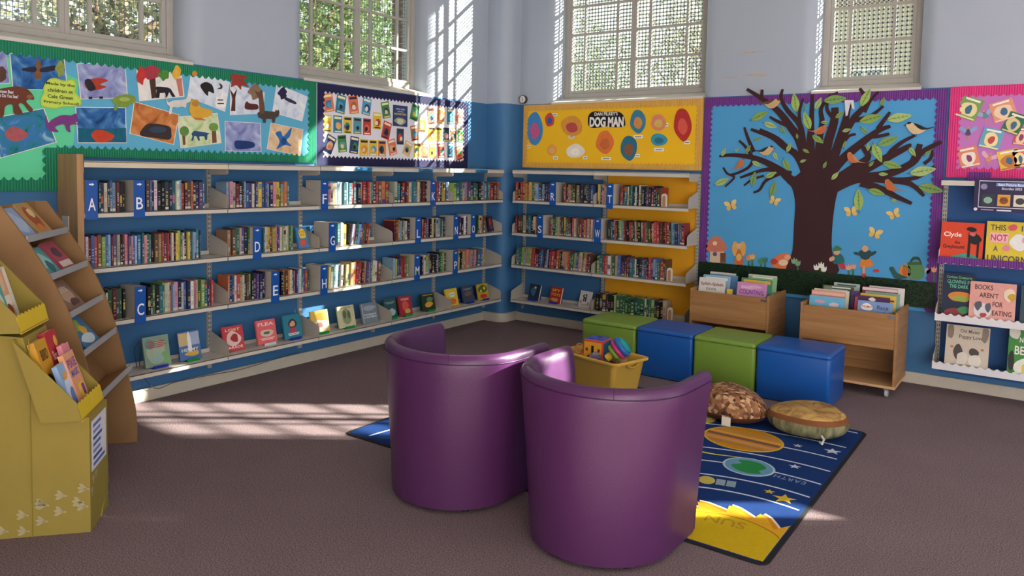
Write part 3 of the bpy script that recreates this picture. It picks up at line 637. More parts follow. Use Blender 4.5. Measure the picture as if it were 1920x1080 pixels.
# two face-out books tilted at the ends of rows
a = lw(567, 440, .19)[0]
facebook(WL, a, ZROW[1]+LIP, .215, .105, .17, .02, '#3f7fb0', [('blob', 0, .68, .36, .28, '#eec93e'), ('blob', 0, .25, .3, .2, '#d9553f'), ('txt', 'IN THE\nNEWS', 0, .7, .5, .25, '#c77a2a')], 'yellow and blue book turned face out at end of D shelf', lean=10, roll=R_(5))
a = lw(919, 428, .19)[0]
facebook(WL, a, ZROW[1]+LIP, .21, .09, .165, .02, '#2a2630', [('blob', 0, .6, .3, .25, '#a8322c'), ('blob', .1, .25, .25, .12, '#5a4a8a')], 'dark book turned face out beside letter O sign', lean=10, roll=R_(4))
# thin black cable drooping below the bottom shelf
tag(MB().tube([WL.P(*lw(x, y, .06), .06) for x, y in catmull([(258, 692), (252, 655), (268, 640), (262, 690), (290, 728), (330, 716), (400, 702), (450, 693), (520, 672), (560, 660)], 4, False)], .0025, 5).build('cable', cm('#3a3936', .5)), 'thin dark cable drooping below the bottom left shelf', 'cable')
# ================================================================== DISPLAY BOARDS
def corrugated(hexc, vert=True):
    key = 'corr'+hexc
    if key in MATS: return MATS[key]
    m = cm(hexc, .6, .1, 8).copy(); nt = m.node_tree; N = nt.nodes; L = nt.links; b = N['Principled BSDF']
    g = N.new('ShaderNodeNewGeometry'); wv = N.new('ShaderNodeTexWave'); wv.wave_type = 'BANDS'; wv.bands_direction = 'DIAGONAL'
    mp = N.new('ShaderNodeMapping'); mp.inputs['Scale'].default_value = (1, 1, .0); L.new(g.outputs['Position'], mp.inputs[0]); L.new(mp.outputs[0], wv.inputs['Vector'])
    wv.inputs['Scale'].default_value = 38
    bp = N.new('ShaderNodeBump'); bp.inputs['Strength'].default_value = .6; bp.inputs['Distance'].default_value = .004
    L.new(wv.outputs['Fac'], bp.inputs['Height']); L.new(bp.outputs[0], b.inputs['Normal']); MATS[key] = m; return m
def border(F, a0, a1, b0, b1, wd, mat, parent, style='sine', pitch=.05, amp=.011, sides='TBLR', t=.016):
    def edge(n0, n1):                                     # wavy inner edge between two positions
        L_ = abs(n1-n0); k = max(3, round(L_/pitch)); out = []
        for i in range(k*8+1):
            s = i/8; f = s-math.floor(s)
            w_ = abs(2*f-1)*2-1 if style == 'zig' else 1-2*abs(math.sin(math.pi*f))
            out.append((n0+(n1-n0)*i/(k*8), amp*w_))
        return out
    if 'T' in sides: MB().prism(F, [(a1, b1), (a0, b1)]+[(x, b1-wd+q) for x, q in edge(a0, a1)], t, t+.004).build('border_strip', mat, parent)
    if 'B' in sides: MB().prism(F, [(a0, b0), (a1, b0)]+[(x, b0+wd+q) for x, q in edge(a1, a0)], t, t+.004).build('border_strip', mat, parent)
    if 'L' in sides: MB().prism(F, [(a0, b1), (a0, b0)]+[(a0+wd+q, y) for y, q in edge(b0, b1)], t+.001, t+.005).build('border_strip', mat, parent)
    if 'R' in sides: MB().prism(F, [(a1, b0), (a1, b1)]+[(a1-wd+q, y) for y, q in edge(b1, b0)], t+.001, t+.005).build('border_strip', mat, parent)
def board(F, a0, a1, b0, b1, hexc, label):
    r = thing('display_board', label, 'display board', F.P((a0+a1)/2, b0, .008), group='display boards')
    MB().box(a0, a1, b0, b1, .001, .015, F=F).build('backing', cm(hexc, .8, .07, 3), r); return r
GREEN = corrugated('#0b7c58')
gb = board(WL, -6.0, -2.64, 1.705, 2.388, '#5fb0d3', 'turquoise board of children\'s paintings with green corrugated border')
MB().box(-6.0, -4.72, 1.49, 1.705, .001, .015, F=WL).build('backing', cm('#5fd39a', .8, .07, 3), gb)
MB().prism(WL, [(-6.0, 1.6), (-4.80, 1.6), (-4.78, 1.74), (-4.60, 1.78), (-4.56, 2.2), (-4.72, 2.26), (-4.95, 2.29), (-6.0, 2.3)], .015, .0155).build('backing_sheet', cm('#63d6a0', .8, .07, 3), gb)
border(WL, -6.0, -2.64, 1.705, 2.388, .075, GREEN, gb, sides='TR')
border(WL, -4.70, -2.64, 1.705, 2.388, .065, GREEN, gb, sides='B')
border(WL, -6.0, -4.70, 1.49, 1.76, .075, GREEN, gb, sides='BR', t=.0165)
nb = board(WL, -2.625, -.595, 1.69, 2.382, '#e4e6ee', 'white board of small book cover prints with navy zigzag border')
border(WL, -2.625, -.595, 1.69, 2.382, .07, cm('#1c1c4a', .6, .1, 8), nb, 'zig', .045, .011)
yb = board(WR, .335, 2.40, 1.708, 2.39, '#f2bf1e', 'bright yellow board with gold scalloped border beside the corner')
border(WR, .335, 2.40, 1.708, 2.39, .06, corrugated('#d9a64a'), yb, pitch=.045, amp=.008)
tb = board(WR, 2.412, 4.412, .60, 2.39, '#4f9fd2', 'tall sky blue board behind the big paper tree, purple border')
border(WR, 2.412, 4.412, .60, 2.39, .075, corrugated('#6b2f84'), tb, pitch=.05, amp=.01, sides='TLR')
pb = board(WR, 4.43, 6.3, 1.69, 2.40, '#c27ac0', 'mauve board of fairy book covers with hot pink border')
border(WR, 4.43, 6.3, 1.69, 2.40, .075, corrugated('#d8327a'), pb, pitch=.05, amp=.01, sides='TBL')
MB().box(*[rw(q, 325)[0] for q in (1815, 1858)], 1.665, 1.735, .0215, .025, F=WR).build('border_patch', corrugated('#6b2f84'), pb)
# ------------------------------------------------------------------ cut paper helpers
TPAPER = .018
def px2(conv, pts): return [conv(x, y) for x, y in pts]
def paper_cut(F, pts, hexc, label, name, cat, group=None, t0=TPAPER, parts=(), th=.0015, mat=None):
    """a cut-out pinned to a board; parts = (name, pts, colour)"""
    cx = sum(p[0] for p in pts)/len(pts); cz = min(p[1] for p in pts)
    if not parts:
        mb = MB().prism(F, pts, t0, t0+th); return tag(mb.build(name, mat or cm(hexc, .75, .18, 22)), label, cat, group)
    r = thing(name, label, cat, F.P(cx, cz, t0), group=group)
    MB().prism(F, pts, t0, t0+th).build('paper', mat or cm(hexc, .75, .18, 22), r)
    t = t0+th
    for nm, pp, hx in parts:
        m = hx if not isinstance(hx, str) else cm(hx, .75, .2, 25)
        MB().prism(F, pp, t, t+.0006).build(nm, m, r); t += .0006
    return r
def crop(ox, oy, s): return lambda pts: [(ox+x/s, oy+y/s) for x, y in pts]
def cat_px(conv, cr, pts, n=4): return catmull(px2(conv, cr(pts)), n)
def paint(name, *cols): return ramp_mat('painting_'+name, [(.28+.44*i/(len(cols)-1), c) for i, c in enumerate(cols)], 9, .85, detail=6, dist=1.2)
cL = crop(0, 0, 3)                                        # coordinates read off the enlarged left board
def sheet(corners, mat, label, parts=(), t0=TPAPER):
    P = px2(lw, cL(corners)); r = thing('painting', label, 'painting', WL.P(sum(p[0] for p in P)/4, min(p[1] for p in P), t0), group='children\'s paintings')
    MB().prism(WL, P, t0, t0+.0012).build('paper', cm('#e6e4dc', .8), r)
    c = [sum(p[i] for p in P)/4 for i in (0, 1)]; Q = [(c[0]+(p[0]-c[0])*.965, c[1]+(p[1]-c[1])*.965) for p in P]
    MB().prism(WL, Q, t0+.0012, t0+.0016).build('paint_wash', mat, r)
    t = t0+.0016
    for nm, pts, hx, sm in parts:
        pp = cat_px(lw, cL, pts) if sm else px2(lw, cL(pts))
        MB().prism(WL, pp, t, t+.0005).build(nm, cm(hx, .85, .3, 30), r); t += .0005
def ell(cx, cy, rx, ry, n=10, j=0., seed=1):
    rr = random.Random(seed); return [(cx+rx*math.cos(i*2*math.pi/n)*(1+rr.uniform(-j, j)), cy+ry*math.sin(i*2*math.pi/n)*(1+rr.uniform(-j, j))) for i in range(n)]
BLUEW = paint('blue', '#16345e', '#2f66a4', '#6aa0cc'); TEALW = paint('teal', '#0f4a5a', '#2a7f8c', '#3d78b8', '#8fc0c8'); LILAC = paint('lilac', '#6a6fa8', '#8f98c8', '#b8c4e0')
PALE = paint('pale', '#a8bcd8', '#d8e2ee', '#eef0f0'); ORNG = paint('orange', '#8a4a26', '#c4783e', '#d99a66'); PGRN = paint('green', '#9fbf78', '#cfdcae', '#e6ead2'); WHT = paint('white', '#cfd4dc', '#e8e6e0', '#f0ece4'); SAND = paint('sand', '#c9946a', '#e0bd94', '#ead8bd')
sheet([(-60, 262), (22, 262), (48, 470), (-60, 480)], LILAC, 'lilac painting cut off by left edge of view', [('tree', ell(0, 420, 30, 40, j=.2), '#5a4038', 1)])
sheet([(45, 300), (350, 293), (375, 510), (62, 505)], BLUEW, 'deep blue painting with upright brown bird figure, top left', [('figure', [(185, 430), (195, 360), (205, 330), (222, 365), (225, 430), (205, 448)], '#7a5638', 1), ('wing', [(120, 385), (190, 378), (190, 405), (125, 400)], '#2b2c3c', 1), ('wing', [(222, 385), (300, 370), (305, 395), (225, 408)], '#2b2c3c', 1), ('leaf', ell(330, 390, 25, 40, j=.3), '#8a9a4a', 1)])
sheet([(-40, 662), (240, 608), (312, 800), (-10, 892)], TEALW, 'teal sea painting with a pink scaly fish, bottom left', [('fish', [(22, 745), (60, 712), (120, 730), (150, 760), (120, 785), (70, 795), (30, 775)], '#a85a5e', 1)])
sheet([(422, 358), (695, 352), (712, 552), (445, 560)], LILAC, 'grey lilac painting with red and black bird', [('bird', [(468, 460), (500, 445), (560, 440), (600, 455), (555, 475), (590, 490), (520, 510), (475, 495)], '#b0402e', 1), ('bird_back', [(468, 455), (500, 448), (530, 500), (490, 510)], '#2a2a30', 1), ('feet', [(490, 545), (510, 545), (510, 558), (490, 558)], '#23232a', 0), ('feet', [(550, 543), (570, 543), (570, 556), (550, 556)], '#23232a', 0)])
sheet([(415, 602), (700, 605), (705, 805), (430, 805)], BLUEW, 'blue sea painting with an orange red fish, lower row', [('fish', [(505, 760), (530, 732), (580, 735), (635, 765), (600, 795), (540, 800)], '#c2452a', 1), ('sea_bed', [(430, 720), (560, 725), (700, 720), (703, 800), (432, 800)], '#17607a', 0)][::-1])
sheet([(757, 378), (1008, 372), (1030, 545), (775, 570)], WHT, 'white painting with red trees and a black horse', [('tree_trunk', [(830, 440), (865, 440), (872, 550), (845, 555)], '#4a3428', 0), ('tree_crown', ell(840, 410, 55, 35, j=.25), '#a83a48', 1), ('tree_crown', ell(785, 430, 25, 45, j=.3, seed=2), '#c23a34', 1), ('leaves', ell(915, 425, 30, 28, j=.3, seed=3), '#4f8a3a', 1), ('horse', [(868, 552), (872, 505), (862, 500), (870, 488), (890, 488), (930, 492), (950, 500), (978, 545), (960, 547), (942, 518), (930, 548), (918, 550), (920, 522), (890, 524), (886, 552)], '#26232a', 0), ('tree_crown', ell(985, 410, 25, 35, j=.25, seed=4), '#dfb040', 1), ('tree_trunk', [(980, 445), (1012, 440), (1020, 540), (1000, 542)], '#c87a6a', 0)])
sheet([(1068, 395), (1285, 462), (1258, 630), (1045, 545)], PALE, 'tilted pale sheet with sun, black dog and cat drawing', [('black_dog', [(1118, 480), (1150, 462), (1185, 480), (1195, 525), (1165, 515), (1160, 540), (1135, 515)], '#2a2426', 1), ('cat', [(1205, 600), (1212, 530), (1228, 545), (1245, 525), (1258, 600)], '#f0f0ee', 1), ('cat_stripe', [(1214, 560), (1246, 560), (1246, 566), (1214, 566)], '#222222', 0), ('cat_stripe', [(1214, 580), (1250, 580), (1250, 586), (1214, 586)], '#222222', 0), ('sun', ell(1085, 415, 15, 15), '#d08a3a', 1), ('moon', [(1222, 470), (1240, 480), (1238, 500), (1212, 500), (1230, 490)], '#3c3c44', 1)])
sheet([(1285, 470), (1480, 520), (1475, 640), (1285, 648)], PALE, 'snowy painting with bare tree and small brown fox', [('bare_tree', [(1290, 625), (1298, 555), (1283, 500), (1305, 530), (1325, 500), (1315, 550), (1315, 625)], '#5a3028', 0), ('fox', [(1368, 590), (1380, 570), (1395, 582), (1438, 588), (1440, 615), (1375, 615)], '#5a2a26', 1), ('tree_crown', ell(1425, 520, 35, 38, j=.3), '#8a7058', 1)])
sheet([(745, 570), (1000, 645), (970, 815), (720, 752)], ORNG, 'orange brown painting with a dark animal, tilted', [('animal', [(780, 760), (800, 715), (840, 695), (940, 710), (955, 745), (945, 785), (860, 775)], '#3a3030', 1), ('animal_back', ell(880, 730, 50, 18), '#37465a', 1)])
sheet([(985, 658), (1215, 635), (1238, 805), (1008, 835)], PGRN, 'pale green painting with blue horse and two trees', [('horse', [(1066, 792), (1074, 768), (1068, 752), (1082, 736), (1100, 738), (1145, 744), (1170, 752), (1158, 758), (1156, 786), (1146, 788), (1140, 766), (1112, 768), (1116, 790), (1106, 792), (1098, 768), (1084, 764), (1078, 792)], '#2a4f7a', 0), ('tree_trunk', [(1015, 750), (1032, 750), (1035, 815), (1020, 815)], '#7a4f3a', 0), ('tree_crown', ell(1028, 738, 26, 28), '#5f8a48', 1), ('tree_trunk', [(1182, 735), (1205, 732), (1210, 802), (1185, 805)], '#7a4f3a', 0), ('tree_crown', ell(1192, 715, 26, 24), '#6f9a4a', 1)])
sheet([(1255, 680), (1458, 692), (1462, 855), (1258, 850)], LILAC, 'lilac speckled painting with a dark blue truck shape', [('truck', [(1310, 800), (1335, 790), (1415, 800), (1415, 830), (1325, 838)], '#1d3a72', 1)])
cN = crop(440, 0, 2.7)
def sheet2(c4, mat, label, parts=()): sheet([((440+x/2.7)*3, y/2.7*3) for x, y in c4], mat, label, [(n_, [((440+x/2.7)*3, y/2.7*3) for x, y in p], h, s) for n_, p, h, s in parts])
sheet2([(205, 425), (362, 490), (335, 615), (182, 570)], PALE, 'tilted icy blue painting with a dark insect', [('insect', ell(235, 475, 22, 26, j=.3), '#2a2448', 1), ('insect_tail', [(245, 490), (300, 515), (298, 528), (250, 508)], '#3a3048', 1)])
sheet2([(175, 622), (340, 655), (325, 790), (155, 755)], SAND, 'sandy painting with a bright blue bird, lower right', [('bird', [(200, 675), (225, 665), (240, 690), (280, 645), (272, 690), (255, 710), (280, 740), (245, 735), (205, 755), (220, 715)], '#2a6fb8', 1), ('bird_wing', ell(240, 715, 14, 18), '#1f4a86', 1)])
# animal cut-outs and the speech cloud
def animal(pts, hexc, label, parts=(), t0=.0225, conv=lw, cr=cL, sm=True, F=WL):
    P = cat_px(conv, cr, pts) if sm else px2(conv, cr(pts))
    return paper_cut(F, P, hexc, label, 'animal_cutout', 'paper animal', 'paper animals pinned over the paintings' if F is WL else None, t0, [(n_, (cat_px(conv, cr, p) if s else px2(conv, cr(p))), h) for n_, p, h, s in parts])
bear = animal([(-60, 520), (20, 495), (90, 487), (140, 500), (172, 530), (182, 560), (150, 560), (140, 575), (175, 615), (160, 632), (120, 585), (95, 590), (118, 640), (70, 640), (60, 590), (20, 600), (10, 655), (-30, 655), (-60, 600)], '#6a3a28', 'large brown paper bear walking, at left edge of board', [('muzzle', ell(158, 545, 18, 12), '#8a5a3e', 1)])
tx = MB(); yz = px2(lw, [(10, 170), (10, 181)])
text(tx, WL, 'Brown Bear\nWhat Do You See?', *lw(8, 176), .13, .045, .0252); tx.build('lettering', SWHITE, bear)
animal([(620, 570), (640, 545), (700, 530), (748, 545), (750, 575), (720, 590), (700, 605), (660, 600), (640, 625), (630, 610), (640, 590)], '#7d9a3e', 'green paper frog above the orange painting', [('spot', ell(690, 560, 30, 12), '#a8b85a', 1)])
animal([(268, 735), (248, 700), (250, 650), (262, 690), (285, 672), (340, 648), (390, 650), (420, 640), (428, 680), (415, 692), (440, 700), (385, 705), (388, 742), (365, 735), (350, 700), (300, 715), (320, 742)], '#7a3a80', 'purple paper cat with curled tail under the speech cloud')
animal([(920, 530), (935, 575), (970, 565), (1030, 560), (1045, 540), (1065, 550), (1060, 572), (1040, 580), (1035, 605), (1015, 600), (990, 605), (960, 605), (955, 640), (940, 638), (945, 600), (930, 585)], '#dcd8d2', 'white paper dog running over the paintings')
animal([(1055, 600), (1070, 565), (1100, 562), (1110, 590), (1125, 605), (1185, 625), (1165, 655), (1130, 665), (1145, 675), (1090, 672), (1060, 640)], '#dca93a', 'yellow paper duck above the blue horse painting', [('head', ell(1090, 582, 22, 18), '#b8873a', 1), ('feet', [(1075, 660), (1120, 664), (1150, 678), (1090, 675)], '#c8781f', 0)])
animal([(1285, 430), (1310, 418), (1385, 430), (1360, 450), (1390, 490), (1350, 480), (1345, 505), (1320, 480), (1290, 490), (1295, 455)], '#9a3a32', 'red paper bird at the top of the board')
animal([((440+x/2.7)*3, y/2.7*3) for x, y in [(106, 572), (125, 560), (170, 564), (196, 566), (198, 554), (206, 562), (214, 554), (218, 572), (212, 590), (198, 598), (194, 620), (184, 622), (180, 602), (150, 602), (148, 622), (136, 622), (132, 602), (112, 596)]], '#4a4038', 'dark grey cat cut-out below a brown feathery tail shape', [('tail', [((440+x/2.7)*3, y/2.7*3) for x, y in [(92, 460), (112, 470), (128, 455), (136, 500), (142, 565), (118, 570), (112, 500)]], '#6a4a38', 1)], sm=False)
cl = cat_px(lw, cL, [(235, 490), (262, 450), (300, 440), (350, 455), (400, 448), (420, 478), (412, 520), (440, 550), (445, 590), (400, 600), (350, 600), (300, 612), (250, 605), (220, 590), (222, 550), (235, 525)], 4)
cloud = paper_cut(WL, cl, '#b4cf4a', 'lime green cloud sign reading Made by the children at Cale Green Primary School', 'cloud_sign', 'sign', None, .0225, [('outline', [(lw(110, 177)[0]+(p[0]-lw(110, 177)[0])*.93, lw(110, 177)[1]+(p[1]-lw(110, 177)[1])*.92) for p in cl], '#c3dc58')])
tx = MB()
for i, s in enumerate(['Made by the', 'children at', 'Cale Green', 'Primary School!']):
    tx = MB(); a, b = lw(cL([(330 if i < 3 else 336, 478+i*35)])[0][0], (478+i*34.5)/3); text(tx, WL, s, a, b, [.170, .150, .150, .208][i], .022, .0255, lin('#20301c'), bold=.02, rot=-.01); tx.build('lettering', PRINT, cloud)
# ------------------------------------------------------------------ small prints on the navy board
cB = crop(560, 0, 3.273)
COLN = {'#e0785e': 'coral', '#2f7f96': 'teal', '#e2c23e': 'yellow', '#3f8a4a': 'green', '#c23f3a': 'red', '#e08a3a': 'orange', '#2c3f72': 'navy', '#5f9a96': 'sea green', '#a8683a': 'brown', '#d9b27a': 'tan', '#4f9ac8': 'sky blue', '#e59a94': 'pink', '#24485a': 'dark teal'}
CARDS = [('top', [(175, 630, 62, 122, 12, '#e0785e'), (250, 640, 60, 122, -8, '#2f7f96'), (328, 643, 60, 118, 8, '#e0785e'), (408, 655, 55, 112, -8, '#4f9ac8'), (526, 675, 50, 108, 12, '#3f8a4a'), (615, 712, 94, 138, 0, '#2c3f72'), (704, 690, 50, 108, -14, '#3f8a4a'), (805, 712, 45, 112, 8, '#e0785e'), (865, 708, 45, 108, -8, '#e08a3a'), (923, 715, 42, 105, 2, '#2f7f96'), (976, 722, 45, 100, -16, '#e59a94')]),
 ('middle', [(165, 757, 58, 115, 0, '#e2c23e'), (231, 763, 56, 115, 0, '#2f7f96'), (292, 768, 54, 112, 0, '#e2c23e'), (352, 772, 52, 108, 0, '#5f9a96'), (411, 778, 50, 108, 0, '#c23f3a'), (473, 742, 52, 110, 0, '#e2c23e'), (530, 800, 52, 115, -14, '#c23f3a'), (615, 838, 45, 105, 0, '#24485a'), (702, 817, 45, 100, 10, '#a8683a'), (751, 765, 44, 98, 0, '#e08a3a'), (807, 822, 44, 95, 0, '#e2c23e'), (853, 824, 42, 93, 0, '#e2c23e'), (897, 826, 40, 90, 0, '#24485a'), (942, 830, 38, 90, 3, '#a8683a'), (985, 832, 36, 92, 0, '#3f8a4a')]),
 ('bottom', [(180, 885, 62, 118, -24, '#2c3f72'), (259, 882, 55, 112, 6, '#3f8a4a'), (332, 890, 55, 112, -6, '#2c3f72'), (393, 906, 54, 110, 0, '#e2c23e'), (448, 908, 50, 106, 0, '#e2c23e'), (503, 911, 50, 104, 0, '#e08a3a'), (566, 903, 50, 104, 14, '#e0785e'), (660, 912, 48, 92, -22, '#d9b27a'), (720, 922, 44, 96, 0, '#e2c23e'), (767, 926, 42, 95, 0, '#e0785e'), (811, 928, 40, 94, 0, '#e08a3a'), (865, 925, 42, 95, 6, '#c23f3a'), (923, 922, 38, 100, 0, '#2f7f96'), (975, 940, 42, 92, 14, '#e0785e')])]
for rn, lst in CARDS:
    for i, (cx, cy, wpx, hpx, rot, hx) in enumerate(lst):
        a, b = lw(*cB([(cx, cy)])[0]); a0 = lw(*cB([(cx-wpx/2, cy)])[0])[0]; a1 = lw(*cB([(cx+wpx/2, cy)])[0])[0]; b0 = lw(*cB([(cx, cy+hpx/2)])[0])[1]; b1 = lw(*cB([(cx, cy-hpx/2)])[0])[1]
        w_, h = (a1-a0)*.95, (b1-b0)*.93; G = WL.sub(a, b-0, TPAPER, R_(rot)); rr = random.Random(cx*7+cy); mb = MB()
        mb.prism(G, [(-w_/2, -h/2), (w_/2, -h/2), (w_/2, h/2), (-w_/2, h/2)], 0, .0012, 0, lin(hx))
        big = wpx > 90
        G2 = G.sub(0, -h/2, .0012)
        base = [k for k in COLN if k != hx]
        bits = [('txt', 'MONSTERS', 0, .58, .82, .1, '#e8cf4a'), ('txt', 'HOW AND', 0, .82, .6, .08, '#d9dfe6'), ('txt', 'WITH', 0, .7, .4, .06, '#d9dfe6'), ('blob', 0, .25, .38, .2, '#9aa38a'), ('blob', 0, .25, .25, .13, '#d8d4b8')] if big else \
               [('bar', -.4, .4, .8, .93, rr.choice(['#f0ead2', '#f4e9b0', '#2a2c3c'])), ('blob', rr.uniform(-.1, .1), .42, .34, .24, rr.choice(base)), ('blob', rr.uniform(-.15, .15), .36, .2, .15, rr.choice(['#26282e', '#f0e6cf', '#e8c89a', rr.choice(base)])), ('bar', -.36, .36, .05, .12, rr.choice(['#f0ead2', '#e6d28a', '#23252c']))]
        cover(mb, w_, h, G2, (hx, bits), rr)
        o = mb.build('cover_print', PRINT)
        lab = 'large navy print reading Monsters in middle of navy bordered board' if big else '%s book cover print, %s from left in %s row, navy board' % (COLN[hx], ordn(i), rn)
        tag(o, lab, 'print', 'book cover prints on the navy board')
# ------------------------------------------------------------------ yellow board: lettering and plain paper shapes
cY = crop(900, 0, 2.7)
lg = cat_px(rw, cY, [(553, 590), (580, 565), (640, 568), (700, 565), (728, 582), (738, 610), (735, 640), (680, 645), (640, 640), (590, 648), (556, 640)], 4)
ttl = paper_cut(WR, lg, '#1b1b1e', 'black paper title reading Dan Pilkey\'s Dog Man in white letters', 'title_cutout', 'sign', None, TPAPER, [('black_inset', [(p[0], p[1]) for p in [(lg[0][0]+.004+(q[0]-lg[0][0])*.98, lg[0][1]+(q[1]-lg[0][1])*.97) for q in lg]], '#141416')])  # slightly darker black inset laid on the title paper
tx = MB(); a, b = rw(*cY([(645, 618)])[0]); text(tx, WR, 'DOG MAN', a, b, .395, .105, .021, lin('#eceae2'), bold=.05, rot=-.015); tx.build('lettering', PRINT, ttl); tx = MB()
a, b = rw(*cY([(643, 577)])[0]); text(tx, WR, 'DAN PILKEY\'S', a, b, .27, .036, .021, lin('#eceae2'), bold=.03); tx.build('lettering', PRINT, ttl)
def blob_card(cx, cy, rx, ry, c1, c2, label, rot=0., seed=1):
    rr = random.Random(seed*13+5); q0 = rot
    pts = [(cx+rx*math.cos(i*2*math.pi/9+q0)*rr.uniform(.85, 1.05), cy+ry*math.sin(i*2*math.pi/9+q0)*rr.uniform(.85, 1.05)) for i in range(9)]
    P = cat_px(rw, cY, pts, 4); i2 = cat_px(rw, cY, [(cx+(x-cx)*.55, cy+ry*.12+(y-cy)*.5) for x, y in pts], 4)
    paper_cut(WR, P, c1, label, 'paper_shape', 'paper shape', 'rounded paper shapes on the yellow board', TPAPER, [('inner_patch', i2, c2)])
blob_card(283, 655, 45, 85, '#3f86c0', '#c05a8a', 'tall blue rounded paper shape at left of yellow board', seed=1)
blob_card(358, 608, 26, 36, '#c8484a', '#3a5a9a', 'small red and blue paper shape near top left', seed=2)
blob_card(470, 640, 55, 58, '#d9953a', '#b84a4a', 'orange paper shape left of the black title', seed=3)
blob_card(370, 760, 26, 30, '#e8a04a', '#e0b46a', 'small pale orange paper shape at lower left', seed=4)
blob_card(487, 765, 48, 38, '#e9e2d2', '#f2eee4', 'white paper shape in lower row of yellow board', seed=5)
blob_card(637, 722, 48, 60, '#e0793a', '#c96a34', 'large orange paper shape under the black title', seed=6)
blob_card(757, 750, 45, 65, '#2a6f8c', '#8a5a3a', 'teal and brown paper shape right of the large orange one', seed=7)
blob_card(805, 615, 42, 60, '#3a7f9a', '#cf8f4a', 'blue and tan paper shape right of the black title', seed=8)
blob_card(908, 620, 40, 42, '#d98a6a', '#d8b45a', 'salmon paper shape in upper right of yellow board', seed=9)
blob_card(910, 708, 45, 34, '#3f9ab0', '#2f6f8c', 'turquoise paper shape at lower right', seed=10)
blob_card(1030, 630, 48, 85, '#b8322e', '#d85a4a', 'tall red paper shape at right end of yellow board', seed=11)
for i, (x, y, w_, wh) in enumerate([(383, 582, 28, 'top left'), (387, 800, 26, 'bottom left'), (468, 694, 32, 'left of centre'), (537, 798, 22, 'beside the white shape'), (643, 803, 50, 'under the large orange shape'), (805, 693, 45, 'under the blue and tan shape'), (801, 788, 24, 'beside the teal shape'), (942, 632, 28, 'beside the salmon shape'), (910, 758, 46, 'under the turquoise shape'), (1052, 722, 28, 'under the tall red shape'), (250, 743, 24, 'under the tall blue shape')]):
    a, b = rw(*cY([(x, y)])[0]); hw = w_/2.7*.0030
    mb = MB().prism(WR, [(a-hw, b-.016), (a+hw, b-.016), (a+hw, b+.016), (a-hw, b+.016)], TPAPER, TPAPER+.001, 0, lin('#f0efe6'))
    mb.prism(WR, [(a-hw*.7, b-.004), (a+hw*.7, b-.004), (a+hw*.7, b+.004), (a-hw*.7, b+.004)], TPAPER+.001, TPAPER+.0013, 0, lin('#5a5a60'))
    tag(mb.build('name_slip', PRINT), 'tiny white name slip on yellow board, '+wh, 'name slip', 'name slips on the yellow board')
# small round dial above the yellow board
a, b = rw(979, 187, .0); dl = thing('wall_dial', 'small round white dial on the wall above the yellow board', 'dial', WR.P(a+.03, b-.05, .03))
G = Frame(WR.P(a+.03, b, .002), WR.u, WR.v)
MB().lathe([(.045, 0), (.045, .03), (.04, .036)], G, 24).build('case', cm('#3a3c40', .4), dl, smooth=40)
MB().lathe([(.038, .0362), (.036, .037)], G, 24).build('face', cm('#e4e2da', .4), dl)
MB().box(-.003, .003, -.025, .02, .037, .038, F=G).build('hand', cm('#2a2a2c', .4), dl)
